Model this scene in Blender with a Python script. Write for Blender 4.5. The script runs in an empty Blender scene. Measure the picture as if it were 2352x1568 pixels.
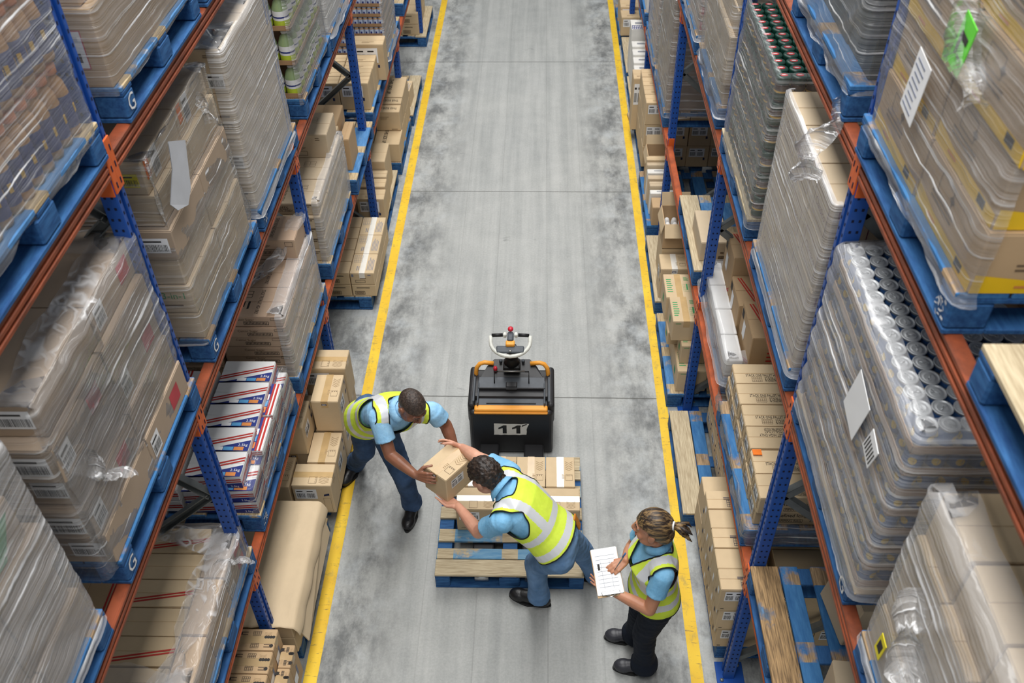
import bpy, bmesh, math, random
from mathutils import Vector, Matrix, noise
random.seed(7)
S = bpy.context.scene
COL = S.collection
PI = math.pi

# ------------------------------------------------------------------ camera
F_PX = 2146.935
cam_d = bpy.data.cameras.new('camera')
cam = bpy.data.objects.new('camera', cam_d)
COL.objects.link(cam)
cam_d.sensor_width = 36.0
cam_d.lens = F_PX / 2352 * 36.0
def _dir(px, py):
    v = Vector((px - 1176, py - 784, F_PX)); v.normalize(); return v
Yc = _dir(1252, -1165)
Zc = -_dir(1228, 3151)
Zc = (Zc - Yc * Yc.dot(Zc)).normalized()
Xc = Yc.cross(Zc)
# rows of the world<-camera rotation (camera: x right, y down, z forward)
_R = Matrix((Xc, Yc, Zc))
right = _R @ Vector((1, 0, 0)); up = _R @ Vector((0, -1, 0)); back = _R @ Vector((0, 0, -1))
M = Matrix.Identity(4)
for i in range(3):
    M[i][0] = right[i]; M[i][1] = up[i]; M[i][2] = back[i]
M.translation = Vector((0, 0, 5.5))
cam.matrix_world = M
cam_d.dof.use_dof = True
cam_d.dof.focus_distance = 5.9
cam_d.dof.aperture_fstop = 3.2
cam_d.clip_end = 60
S.camera = cam

# ------------------------------------------------------------------ light
S.view_settings.view_transform = 'Standard'
S.view_settings.look = 'None'
S.view_settings.gamma = 1.0
S.view_settings.use_curve_mapping = False
S.view_settings.exposure = 0.0
W = bpy.data.worlds.new('world'); S.world = W; W.use_nodes = True
bg = W.node_tree.nodes['Background']
bg.inputs[0].default_value = (0.93, 0.97, 1.0, 1); bg.inputs[1].default_value = 0.42
def area(name, loc, sx, sy, power, col, rot=(0, 0, 0)):
    l = bpy.data.lights.new(name, 'AREA'); l.shape = 'RECTANGLE'; l.size = sx; l.size_y = sy
    l.energy = power; l.color = col
    o = bpy.data.objects.new(name, l); COL.objects.link(o); o.location = loc; o.rotation_euler = rot
    return o
area('skylight', (-0.3, 6.5, 9.5), 2.6, 17.0, 1380, (1.0, 0.99, 0.975))
S.cycles.use_denoising = True
S.cycles.max_bounces = 6
S.cycles.transparent_max_bounces = 10
S.cycles.caustics_reflective = False
S.cycles.caustics_refractive = False

# ------------------------------------------------------------------ materials
def hexc(h):
    h = h.lstrip('#'); c = [int(h[i:i + 2], 16) / 255 for i in (0, 2, 4)]
    return tuple(x / 12.92 if x <= .04045 else ((x + .055) / 1.055) ** 2.4 for x in c) + (1,)
class NT:
    def __init__(s, name):
        s.m = bpy.data.materials.new(name); s.m.use_nodes = True
        s.t = s.m.node_tree; s.n = s.t.nodes; s.b = s.n['Principled BSDF']; s.out = s.n['Material Output']
    def new(s, typ, **kw):
        n = s.n.new(typ)
        for k, v in kw.items(): setattr(n, k, v)
        return n
    def ln(s, a, b): s.t.links.new(a, b)
    def noise(s, scale, vec=None, detail=3, rough=.55):
        n = s.new('ShaderNodeTexNoise'); n.inputs['Scale'].default_value = scale
        n.inputs['Detail'].default_value = detail; n.inputs['Roughness'].default_value = rough
        if vec is not None: s.ln(vec, n.inputs['Vector'])
        return n.outputs['Fac']
    def coord(s, which='Object', scale=(1, 1, 1), rot=(0, 0, 0)):
        c = s.new('ShaderNodeTexCoord'); mp = s.new('ShaderNodeMapping')
        mp.inputs['Scale'].default_value = scale; mp.inputs['Rotation'].default_value = rot
        s.ln(c.outputs[which], mp.inputs['Vector']); return mp.outputs['Vector']
    def ramp(s, fac, stops):
        r = s.new('ShaderNodeValToRGB'); e = r.color_ramp.elements
        while len(e) > 1: e.remove(e[0])
        e[0].position = stops[0][0]; e[0].color = stops[0][1]
        for p, c in stops[1:]:
            x = e.new(p); x.color = c
        s.ln(fac, r.inputs[0]); return r.outputs['Color']
    def mix(s, fac, a, b, blend='MIX'):
        m = s.new('ShaderNodeMix', data_type='RGBA', blend_type=blend)
        for sock, v in ((m.inputs['Factor'], fac), (m.inputs['A'], a), (m.inputs['B'], b)):
            if hasattr(v, 'links'): s.ln(v, sock)
            else: sock.default_value = v
        return m.outputs['Result']
    def math(s, op, a, b=0.0, clamp=False):
        m = s.new('ShaderNodeMath', operation=op); m.use_clamp = clamp
        for i, v in enumerate((a, b)):
            if hasattr(v, 'links'): s.ln(v, m.inputs[i])
            else: m.inputs[i].default_value = v
        return m.outputs[0]
    def bump(s, h, strength=.3, dist=.01):
        b = s.new('ShaderNodeBump'); b.inputs['Strength'].default_value = strength; b.inputs['Distance'].default_value = dist
        s.ln(h, b.inputs['Height']); return b.outputs['Normal']
    def base(s, c):
        if hasattr(c, 'links'): s.ln(c, s.b.inputs['Base Color'])
        else: s.b.inputs['Base Color'].default_value = c
def bw(v): return (v, v, v, 1)
MATS = {}
def simple(name, col, rough=.6, metal=0.0, spec=.4, var=.12, vscale=8, bump=0.0, bscale=60, trans=0.0):
    t = NT(name); c = hexc(col)
    n = t.noise(vscale, t.coord())
    dark = tuple(x * (1 - var) for x in c[:3]) + (1,); lite = tuple(min(1, x * (1 + var)) for x in c[:3]) + (1,)
    t.base(t.ramp(n, [(.3, dark), (.7, lite)]))
    t.b.inputs['Roughness'].default_value = rough; t.b.inputs['Metallic'].default_value = metal
    t.b.inputs['Specular IOR Level'].default_value = spec
    if trans: t.b.inputs['Transmission Weight'].default_value = trans
    if bump: t.ln(t.bump(t.noise(bscale, t.coord(), 4), bump), t.b.inputs['Normal'])
    MATS[name] = t.m; return t.m
def kraft(name, col, var=.10):
    t = NT(name); c = hexc(col)
    v = t.coord('Object', (3, 3, 3))
    n = t.noise(2.2, v, 4)
    fib = t.noise(6, t.coord('Object', (4, 4, 90)), 2)
    oi = t.new('ShaderNodeObjectInfo')
    mul = t.math('ADD', t.math('MULTIPLY', oi.outputs['Random'], .16), .90)
    mul = t.math('MULTIPLY', mul, t.math('ADD', t.math('MULTIPLY', n, .18), .91))
    mul = t.math('MULTIPLY', mul, t.math('ADD', t.math('MULTIPLY', fib, .08), .96))
    comb = t.new('ShaderNodeCombineColor')
    for i in range(3): t.ln(mul, comb.inputs[i])
    t.base(t.mix(1.0, c, comb.outputs[0], 'MULTIPLY'))
    t.b.inputs['Roughness'].default_value = .72; t.b.inputs['Specular IOR Level'].default_value = .25
    t.ln(t.bump(fib, .08, .003), t.b.inputs['Normal'])
    MATS[name] = t.m; return t.m
kraft('kraft_light', '#D0B894'); kraft('kraft_mid', '#BD9F7A'); kraft('kraft_grey', '#A99580'); kraft('kraft_pale', '#CDB99C')
kraft('kraft_pink', '#BCA189'); kraft('sheet_kraft', '#D2BC9B'); kraft('kraft_tan', '#CBB28D')
simple('card_white', '#E9E8E6', .55, var=.05); simple('card_offwhite', '#E2DFD8', .6, var=.06)
simple('ink_black', '#2B2724', .7, var=.1); simple('ink_brown', '#6E5A45', .75, var=.1); simple('ink_red', '#B5322B', .6, var=.1)
simple('ink_blue', '#27357E', .5, var=.1); simple('ink_bluegrey', '#7B8090', .7, var=.1); simple('ink_purple', '#7A3A4E', .7)
simple('ink_green', '#3E9A5E', .7); simple('ink_navy', '#1E2850', .6); simple('ink_faint', '#A38A68', .8, var=.06)
simple('paper', '#EDEDED', .5, var=.03); simple('tape_clear', '#B79C74', .18, spec=.7, var=.05); simple('tape_brown', '#C4A473', .25, spec=.6)
simple('tape_white', '#F0EBE0', .2, spec=.7, var=.04)
simple('label_yellow', '#E8D71E', .5); simple('label_orange', '#F07A1C', .5); simple('label_lime', '#66D63A', .5); simple('label_red', '#B83A44', .5)
simple('band_yellow', '#F0C21E', .5, var=.06); simple('band_orange', '#D98A4A', .6); simple('band_skyblue', '#5CA4D6', .6)
simple('rack_blue', '#1D4FA0', .42, var=.10, vscale=5); simple('hole_dark', '#0A1230', .9); simple('galv', '#7F8382', .45, .5, var=.15, vscale=12)
simple('rack_orange', '#D8632A', .45, var=.12, vscale=10)
def beam_mat(name, hi, lo):
    t = NT(name)
    n = t.noise(5, t.coord('Object', (1, 1, 6)), 5, .65)
    t.base(t.ramp(n, [(.35, hexc(lo)), (.6, hexc(hi))]))
    t.b.inputs['Roughness'].default_value = .5; MATS[name] = t.m
beam_mat('beam_orange', '#984B2B', '#66331E'); beam_mat('beam_worn', '#BA592D', '#853E20')
def pallet_mat(name, blue, wood, thr, endwood=False):
    t = NT(name)
    v = t.coord('Object', (2.5, 14, 14))
    g = t.noise(3, t.coord('Object', (3, 40, 40)), 4)
    woodc = t.ramp(g, [(.3, hexc(wood[1])), (.7, hexc(wood[0]))])
    bluec = t.ramp(t.noise(4, v, 4), [(.3, hexc(blue[1])), (.7, hexc(blue[0]))])
    oi = t.new('ShaderNodeObjectInfo')
    co = t.new('ShaderNodeTexCoord'); ad = t.new('ShaderNodeVectorMath', operation='ADD')
    cr = t.new('ShaderNodeCombineXYZ'); t.ln(t.math('MULTIPLY', oi.outputs['Random'], 37.0), cr.inputs[0])
    t.ln(co.outputs['Object'], ad.inputs[0]); t.ln(cr.outputs[0], ad.inputs[1])
    w = t.noise(2.6, ad.outputs[0], 5, .7)
    f = w
    if endwood:
        sx = t.new('ShaderNodeSeparateXYZ'); t.ln(co.outputs['Object'], sx.inputs[0])
        a = t.math('ABSOLUTE', sx.outputs[0])
        near = t.math('LESS_THAN', t.math('MINIMUM', a, t.math('ABSOLUTE', t.math('SUBTRACT', a, .44))), .055)
        f = t.math('ADD', w, t.math('MULTIPLY', near, .2))
    f = t.ramp(f, [(thr - .03, bw(0)), (thr + .05, bw(1))])
    t.base(t.mix(f, bluec, woodc)); t.b.inputs['Roughness'].default_value = .7
    t.b.inputs['Specular IOR Level'].default_value = .25
    t.ln(t.bump(g, .25, .004), t.b.inputs['Normal']); MATS[name] = t.m
pallet_mat('pallet_blue', ('#38699C', '#1F4576'), ('#C9AE86', '#8A7255'), .74)
pallet_mat('pallet_deck', ('#5E8FBF', '#3A6C9F'), ('#D2BC94', '#8D7A60'), .60, True)
pallet_mat('pallet_raw', ('#7DA3C4', '#5B84AA'), ('#D0C1A2', '#A39174'), .30, True)
pallet_mat('pallet_deckblue', ('#467DAF', '#2F6296'), ('#BFA27E', '#6F5C48'), .66, True)

pallet_mat('pallet_dirty', ('#5E7FA0', '#4A4238'), ('#B8966A', '#5E4B36'), .36, True)
pallet_mat('pallet_deck2', ('#7FA6BE', '#4F86B0'), ('#D3C3A3', '#A08E70'), .56, True)

def film_mat(name, base, amt, tint='#F7F7F8'):
    t = NT(name)
    a = t.noise(1.0, t.coord('Object', (.55, .55, 9), (.08, .06, 0)), 3, .6)
    b = t.noise(1.0, t.coord('Object', (.42, .42, 72), (.11, .09, 0)), 3, .6)
    d = t.noise(1.0, t.coord('Object', (.5, .5, 44), (-.52, -.46, 0)), 3, .6)
    c = t.noise(3.0, t.coord(), 3)
    st = t.ramp(a, [(.44, bw(0)), (.72, bw(1))]); st2 = t.ramp(b, [(.56, bw(0)), (.635, bw(1))]); st3 = t.ramp(d, [(.585, bw(0)), (.655, bw(1))])  # opaque white streaks: whitish film folds, plus highlights painted into the colour
    patch = t.ramp(c, [(.42, bw(.12)), (.62, bw(1))])
    s2 = t.math('MAXIMUM', st2, t.math('MULTIPLY', st3, .8))
    f = t.math('ADD', base, t.math('MULTIPLY', st, amt * .16))
    f = t.math('ADD', f, t.math('MULTIPLY', t.math('MULTIPLY', s2, patch), amt), True)
    h = t.math('ADD', t.math('MULTIPLY', a, 1.4), t.math('ADD', t.math('MULTIPLY', b, .55), t.math('MULTIPLY', d, .45)))
    nb = t.bump(h, .8, .03)
    t.base(hexc(tint)); t.b.inputs['Roughness'].default_value = .30; t.ln(nb, t.b.inputs['Normal'])
    t.b.inputs['Specular IOR Level'].default_value = .8
    tr = t.new('ShaderNodeBsdfTransparent'); m1 = t.new('ShaderNodeMixShader')
    t.ln(f, m1.inputs[0]); t.ln(tr.outputs[0], m1.inputs[1]); t.ln(t.b.outputs[0], m1.inputs[2])
    gl = t.new('ShaderNodeBsdfGlossy'); gl.inputs['Roughness'].default_value = .17; t.ln(nb, gl.inputs['Normal'])
    fr = t.new('ShaderNodeFresnel'); fr.inputs['IOR'].default_value = 1.45; t.ln(nb, fr.inputs['Normal'])
    m2 = t.new('ShaderNodeMixShader'); t.ln(t.math('MULTIPLY', fr.outputs[0], .62, True), m2.inputs[0])
    t.ln(m1.outputs[0], m2.inputs[1]); t.ln(gl.outputs[0], m2.inputs[2])
    t.ln(m2.outputs[0], t.out.inputs['Surface']); MATS[name] = t.m
film_mat('film_thin', .04, .72); film_mat('film_mid', .10, .76); film_mat('film_heavy', .24, .66); film_mat('film_rope', .16, .85)

def concrete():
    t = NT('concrete')
    co = t.new('ShaderNodeTexCoord'); obj = co.outputs['Object']
    sx = t.new('ShaderNodeSeparateXYZ'); t.ln(obj, sx.inputs[0]); x, y = sx.outputs[0], sx.outputs[1]
    big = t.noise(.9, obj, 5, .6); med = t.noise(5, obj, 5, .65); fine = t.noise(60, obj, 3, .7)
    streak = t.noise(1.0, t.coord('Object', (9, .35, 1)), 4, .6)
    c = t.ramp(big, [(.3, hexc('#A3A6A4')), (.7, hexc('#BDBEB9'))])
    c = t.mix(.35, c, t.ramp(med, [(.35, hexc('#909390')), (.65, hexc('#BBBCB8'))]))
    c = t.mix(.40, c, t.ramp(streak, [(.35, hexc('#868886')), (.6, hexc('#B9B9B5'))]))
    c = t.mix(.12, c, t.ramp(fine, [(.3, bw(.12)), (.7, bw(.75))]))
    # scuffed, blotchy sides of the lane
    ax = t.math('ABSOLUTE', t.math('ADD', x, .22))
    side = t.math('MULTIPLY', t.math('SUBTRACT', ax, .55), 2.2, True)
    blot = t.noise(2.6, t.coord('Object', (1.6, .8, 1)), 6, .72)
    sf = t.math('MULTIPLY', side, t.ramp(blot, [(.42, bw(0)), (.62, bw(.9))]))
    c = t.mix(sf, c, hexc('#676969'))
    lt = t.math('MULTIPLY', side, t.ramp(t.noise(3.3, obj, 5, .7), [(.5, bw(0)), (.72, bw(.6))]))
    c = t.mix(lt, c, hexc('#C3C8CA'))
    # dark oil stains
    st = t.ramp(t.noise(1.3, t.coord('Object', (1, 1.6, 1), (0, 0, .4)), 6, .7), [(.66, bw(0)), (.74, bw(.6))])
    c = t.mix(st, c, hexc('#4C4D4E'))
    # saw-cut joints
    for yj in (2.33, 5.38, 8.43, 11.49):
        wob = t.math('MULTIPLY', t.math('SUBTRACT', t.noise(6, obj, 2), .5), .006)
        d = t.math('ABSOLUTE', t.math('SUBTRACT', t.math('ADD', t.math('ADD', y, wob), t.math('MULTIPLY', x, .006)), yj))
        c = t.mix(t.math('MULTIPLY', t.math('LESS_THAN', d, .0055), .8), c, hexc('#54544F'))
    for xj, k in ((-.42, .25), (.06, .3), (-.78, .2), (.42, .2)):
        d = t.math('ABSOLUTE', t.math('SUBTRACT', x, xj))
        c = t.mix(t.math('MULTIPLY', t.math('LESS_THAN', d, .004), k), c, hexc('#7A7A76'))
    t.base(c); t.b.inputs['Roughness'].default_value = .62; t.b.inputs['Specular IOR Level'].default_value = .3
    t.ln(t.bump(fine, .06, .002), t.b.inputs['Normal']); MATS['concrete'] = t.m
concrete()
def yellow_line():
    t = NT('line_paint'); o = t.coord()
    w = t.noise(7, t.coord('Object', (2, 1, 1)), 6, .72); sc = t.noise(9, t.coord('Object', (1, 6, 1), (0, 0, .2)), 4, .7)
    c = t.ramp(t.noise(3, o, 3), [(.3, hexc('#E2B324')), (.7, hexc('#F3CB33'))])
    c = t.mix(t.ramp(w, [(.54, bw(0)), (.68, bw(.8))]), c, hexc('#B39A4C'))
    c = t.mix(t.ramp(sc, [(.60, bw(0)), (.67, bw(.75))]), c, hexc('#5A5240'))
    t.base(c); t.b.inputs['Roughness'].default_value = .6; MATS['line_paint'] = t.m
yellow_line()
simple('film_flap', '#B9BCC2', .3, spec=.7, var=.06)
simple('wall_paint', '#6F7376', .8, var=.08, vscale=1.2)

# ------------------------------------------------------------------ mesh builder
_bev = {}
class MB:
    def __init__(s): s.v = []; s.f = []; s.m = []; s.mats = []; s.sm = []
    def mi(s, mat):
        m = MATS[mat] if isinstance(mat, str) else mat
        if m not in s.mats: s.mats.append(m)
        return s.mats.index(m)
    def add(s, vs, fs, mat, smooth=False):
        o = len(s.v); s.v += [tuple(v) for v in vs]; k = s.mi(mat)
        for f in fs: s.f.append([i + o for i in f]); s.m.append(k); s.sm.append(smooth)
    def quad(s, a, b, c, d, mat): s.add([a, b, c, d], [(0, 1, 2, 3)], mat)
    def box(s, c, sz, mat, bevel=0.0, mtx=None, seg=1):
        key = (tuple(round(x, 4) for x in sz), bevel, seg)
        if key not in _bev:
            bm = bmesh.new(); bmesh.ops.create_cube(bm, size=1)
            for v in bm.verts: v.co = Vector((v.co.x * sz[0], v.co.y * sz[1], v.co.z * sz[2]))
            if bevel: bmesh.ops.bevel(bm, geom=bm.edges[:], offset=min(bevel, min(sz) * .45), segments=seg, profile=.5, affect='EDGES')
            bm.verts.index_update()
            _bev[key] = ([v.co.copy() for v in bm.verts], [[v.index for v in f.verts] for f in bm.faces]); bm.free()
        vs, fs = _bev[key]; c = Vector(c)
        if mtx is not None: vs = [mtx @ v + c for v in vs]
        else: vs = [v + c for v in vs]
        s.add(vs, fs, mat)
    def tube(s, pts, rad, mat, n=8, caps=True, closed=False):
        pts = [Vector(p) for p in pts]; N = len(pts)
        rad = [rad] * N if not isinstance(rad, (list, tuple)) else rad
        vs = []; prev = None
        for i, p in enumerate(pts):
            a = pts[(i - 1) % N] if (closed or i > 0) else p; b = pts[(i + 1) % N] if (closed or i < N - 1) else p
            t = (b - a)
            t = t.normalized() if t.length > 1e-9 else Vector((0, 0, 1))
            if prev is None:
                u = t.orthogonal().normalized()
            else:
                u = prev - t * prev.dot(t)
                u = u.normalized() if u.length > 1e-6 else t.orthogonal().normalized()
            prev = u; w = t.cross(u)
            for k in range(n):
                an = 2 * PI * k / n; vs.append(p + (u * math.cos(an) + w * math.sin(an)) * rad[i])
        fs = []
        for i in range(N if closed else N - 1):
            j = (i + 1) % N
            for k in range(n):
                q = (k + 1) % n; fs.append((i * n + k, i * n + q, j * n + q, j * n + k))
        if caps and not closed:
            fs.append(tuple(range(n))[::-1]); fs.append(tuple((N - 1) * n + k for k in range(n)))
        s.add(vs, fs, mat, True)
    def lathe(s, prof, mat, n=16, c=(0, 0, 0), cap=True):
        vs = []; fs = []
        for r, z in prof:
            for k in range(n):
                a = 2 * PI * k / n; vs.append((c[0] + r * math.cos(a), c[1] + r * math.sin(a), c[2] + z))
        for i in range(len(prof) - 1):
            for k in range(n):
                q = (k + 1) % n; fs.append((i * n + k, i * n + q, (i + 1) * n + q, (i + 1) * n + k))
        if cap: fs.append(tuple((len(prof) - 1) * n + k for k in range(n))); fs.append(tuple(range(n))[::-1])
        s.add(vs, fs, mat, True)
    def mesh(s, name):
        me = bpy.data.meshes.new(name); me.from_pydata(s.v, [], s.f)
        for m in s.mats: me.materials.append(m)
        me.polygons.foreach_set('material_index', s.m); me.polygons.foreach_set('use_smooth', s.sm)
        me.update(); return me
    def build(s, name, parent=None, loc=(0, 0, 0), rot=(0, 0, 0)): return mk(name, s.mesh(name), parent, loc, rot)
def mk(name, me, parent=None, loc=(0, 0, 0), rot=(0, 0, 0)):
    o = bpy.data.objects.new(name, me); COL.objects.link(o); o.location = loc; o.rotation_euler = rot
    if parent is not None: o.parent = parent
    return o
def tag(o, label, cat, group=None, kind=None):
    o['label'] = label; o['category'] = cat
    if group: o['group'] = group
    if kind: o['kind'] = kind
    return o
def empty(name, loc=(0, 0, 0), rz=0, rot=None):
    o = bpy.data.objects.new(name, None); COL.objects.link(o); o.location = loc
    o.rotation_euler = rot if rot else (0, 0, rz); o.empty_display_size = .1; return o
def copy_tree(o, parent=None):
    c = o.copy(); COL.objects.link(c)
    if parent is not None: c.parent = parent
    for ch in list(o.children): copy_tree(ch, c)
    return c
ORD = 'first second third fourth fifth sixth seventh eighth ninth tenth eleventh twelfth thirteenth fourteenth fifteenth sixteenth seventeenth'.split()

# ------------------------------------------------------------------ setting
def struct(name, mb):
    o = mb.build(name); o['kind'] = 'structure'; return o
b = MB(); b.box((-.22, 7, -.05), (7.2, 18, .1), 'concrete'); struct('floor', b)
b = MB(); b.box((-3.45, 7, 3.0), (.1, 18, 6), 'wall_paint'); struct('light_block_left', b)  # panel added behind the left rack to keep out side light
b = MB(); b.box((3.0, 7, 3.0), (.1, 18, 6), 'wall_paint'); struct('light_block_right', b)  # same added panel behind the right rack, darkens its depth
b = MB(); b.box((-.22, 16.05, 3.0), (7.2, .1, 6), 'wall_paint'); struct('wall_far', b)
for nm, xc, w in (('trim_1', -1.434, .086), ('trim_2', .991, .08)):
    b = MB(); b.box((xc, 7, .0008), (w, 17.8, .0016), 'line_paint'); o = struct(nm, b)
    o['label'] = 'yellow painted line along the %s edge of the aisle' % ('left' if xc < 0 else 'right')

# ------------------------------------------------------------------ racks
FRONT = {'L': -1.60, 'R': 1.15}
SG = {'L': -1, 'R': 1}            # +depth direction along x
SIDE = {'L': 'left', 'R': 'right'}
POSTY = [2.975, 5.27, 7.58, 9.87, 12.08]
LEV = [1.08, 2.38, 3.72]
def post_mesh(h):
    m = MB()
    # omega section: two front flanges, a recessed web, two sides  (local: -x is the aisle side of a right post)
    for e in (-1, 1):
        m.box((.003, e * .026, h / 2), (.006, .026, h), 'rack_blue', .002); m.box((.009, e * .0145, h / 2), (.018, .004, h), 'rack_blue')
        m.box((.034, e * .038, h / 2), (.062, .005, h), 'rack_blue', .002); m.box((.062, e * .031, h / 2), (.005, .016, h), 'rack_blue')
    m.box((.017, 0, h / 2), (.005, .030, h), 'rack_blue')
    z = .08
    while z < h - .05:
        for y in (-.026, .026):
            m.add([(-.0006, y - .005, z - .007), (-.0006, y - .005, z + .007), (-.0006, y + .005, z + .007), (-.0006, y + .005, z - .007)], [(0, 1, 2, 3)], 'hole_dark')
        zz = z + .025
        for x in (.02, .047):
            for e in (-.0412, .0412):
                m.add([(x - .005, e, zz - .006), (x + .005, e, zz - .006), (x + .005, e, zz + .006), (x - .005, e, zz + .006)], [(0, 1, 2, 3)], 'hole_dark')
        z += .05
    return m.mesh('post')
PH = 5.2; RD = 1.06
POST = post_mesh(PH)
def frame(side, k):
    y = POSTY[k]; s = SG[side]
    r = empty('upright_frame', (FRONT[side], y, 0), 0 if s > 0 else PI)
    tag(r, 'blue perforated rack upright, %s from the camera along the %s rack' % (ORD[k], SIDE[side]), 'rack upright', 'rack uprights')
    mk('post', POST, r)
    p = mk('post', POST, r, (RD, 0, 0), (0, 0, PI))
    for x in (.045, RD - .045):
        f = MB(); f.box((x, 0, .005), (.17, .15, .01), 'rack_blue', .002)
        for a in (-.055, .055):
            f.lathe([(.012, .01), (.012, .018), (.006, .022)], 'galv', 8, (x + a, .05 if a > 0 else -.05, 0))
        f.build('foot_plate', r)
    zs = [.18, .95, 1.75, 2.6, 3.45, 4.3, 5.1]; q = 0
    for a, c in zip(zs[:-1], zs[1:]):
        x0, x1 = (.07, RD - .07) if q % 2 == 0 else (RD - .07, .07)
        d = MB(); v = Vector((x1 - x0, 0, c - a)); L = v.length
        ang = math.atan2(v.z, v.x)
        mt = Matrix.Rotation(-ang, 3, 'Y')
        cc = ((x0 + x1) / 2, 0, (a + c) / 2)
        d.box(cc, (L, .006, .04), 'galv', 0, mt); d.box(Vector(cc) + mt @ Vector((0, .018, .02)), (L, .036, .005), 'galv', 0, mt)
        d.box(Vector(cc) + mt @ Vector((0, .018, -.02)), (L, .036, .005), 'galv', 0, mt)
        d.build('brace', r); q += 1
    return r
def beam(side, k, lev, rear=False):
    ya = POSTY[k - 1] if k else .68; yb = POSTY[k]; s = SG[side]; L = yb - ya - .078
    mat = 'beam_worn' if lev == 0 else 'beam_orange'
    x = FRONT[side] + s * (.0 if not rear else RD)
    r = empty('rack_beam', (x, (ya + yb) / 2, LEV[lev]), 0 if s > 0 else PI)
    nm = 'lowest middle top'.split()[lev]
    tag(r, 'orange %s beam under the %s pallets, %s bay from the camera, %s rack' % ('rear' if rear else 'front', nm, ORD[k], SIDE[side]), 'rack beam', 'rack beams')
    m = MB(); d = -1 if rear else 1
    m.box((d * .022, 0, -.042), (.044, L, .084), mat, .004)
    for z in (-.012, -.042, -.072): m.box((d * -.003, 0, z), (.010, L, .018), mat, .003)
    m.box((d * .020, 0, -.005), (.048, L, .008), mat, .002)
    m.build('beam', r)
    for e in (-1, 1):
        c = MB(); yy = e * (L / 2 - .004); c.box((d * -.004, yy + e * .024, -.045), (.008, .04, .21), 'rack_orange', .002)
        c.box((d * .03, yy + e * .002, -.045), (.055, .008, .23), 'rack_orange', .002)
        for z in (-.12, -.05, .02): c.box((d * -.0085, yy + e * .024, z), (.002, .008, .024), 'hole_dark')
        c.build('beam_connector', r)
    return r
for sd in 'LR':
    for k in range(5): frame(sd, k)
    for k, levs in ((0, (0, 1, 2)), (1, (0, 1, 2)), (2, (0, 1)), (3, (0, 1)), (4, (0,))):
        for l in levs:
            beam(sd, k, l)
            beam(sd, k, l, True)

# ------------------------------------------------------------------ pallets (1.0 wide along the boards, 1.2 deep)
def pallet_parts(deck_mats, blue='pallet_blue', stencil=False):
    out = []
    ws = [.145, .095, .12, .12, .12, .095, .145]
    ys = [-.5275, -.4, -.225, 0, .225, .4, .5275]
    for i, (w, y) in enumerate(zip(ws, ys)):
        m = MB(); m.box((0, 0, 0), (1.0, w, .02), deck_mats[i % len(deck_mats)], .003); out.append(('deck_board', m.mesh('deck_board'), (0, y, .14)))
    for x in (-.45, 0, .45):
        m = MB(); m.box((0, 0, 0), (.1, 1.2, .018), blue, .003); out.append(('bearer', m.mesh('bearer'), (x, 0, .121)))
        for y in (-.54, 0, .54):
            m = MB(); m.box((0, 0, 0), (.1 if x else .14, .12, .092), blue, .008); out.append(('block', m.mesh('block'), (x, y, .066)))
    for y in (-.54, 0, .54):
        m = MB(); m.box((0, 0, 0), (1.0, .12, .02), blue, .004); out.append(('bottom_board', m.mesh('bottom_board'), (0, y, .01)))
    for x in (-.45, .45):
        m = MB(); m.box((0, 0, 0), (.1, .36, .02), blue, .004)
        for y in (-.3, .3): out.append(('bottom_board', m.mesh('bottom_board') if y < 0 else out[-1][1], (x, y, .01)))
    return out
PK = {'aisle': pallet_parts(['pallet_raw', 'pallet_deck2', 'pallet_deck2', 'pallet_raw', 'pallet_deck2', 'pallet_raw', 'pallet_deck2']), 'std': pallet_parts(['pallet_deck']), 'blue': pallet_parts(['pallet_deckblue']),
      'raw': pallet_parts(['pallet_raw', 'pallet_deck', 'pallet_deck', 'pallet_deck', 'pallet_deck', 'pallet_deck', 'pallet_raw']),
      'dirty': pallet_parts(['pallet_dirty', 'pallet_deckblue', 'pallet_deckblue', 'pallet_deckblue', 'pallet_deckblue', 'pallet_deckblue', 'pallet_deckblue']), 'rawedge': pallet_parts(['pallet_raw', 'pallet_deckblue', 'pallet_deckblue', 'pallet_deckblue', 'pallet_deckblue', 'pallet_deckblue', 'pallet_deckblue'])}
def pallet(kind, loc, rz, label, mark=None):
    r = empty('pallet', loc, rz); tag(r, label, 'pallet', 'blue wooden pallets')
    for n, me, l in PK[kind]: mk(n, me, r, l)
    if mark:
        m = MB()
        for (x, y, sx) in mark: m.box((x, y, .066), (.06, .006, .05), 'card_white')
        m.build('stencil_mark', r)
    return r
def rack_pallet(side, y0, z, label, kind='std', dx=-.018, width=1.0, mark=None):
    """front edge at the rack face, boards along the aisle"""
    s = SG[side]
    # local y- (front) must face the aisle
    rz = PI / 2 if side == 'L' else -PI / 2
    x = FRONT[side] + s * (.6 + dx)
    r = pallet(kind, (x, y0 + width / 2, z), rz, label)
    if mark:
        e = -.45 if side == 'L' else .45; m = MB(); f = Face((e, -.601, .066), (1, 0, 0), (0, 0, 1), .1, .09)
        if mark == 'G': text(m, f, 'G', 0, 0, .095, 'card_white', .07, .0025)
        else:
            rr = random.Random(int(y0 * 100))
            for q in range(14): rect(m, f, rr.uniform(-.035, .035), rr.uniform(-.03, .03), rr.uniform(.006, .022), rr.uniform(.003, .008), 'card_white', .0025, rr.uniform(-.01, .01))
        m.build('stencil_mark', r)
    return r

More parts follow.
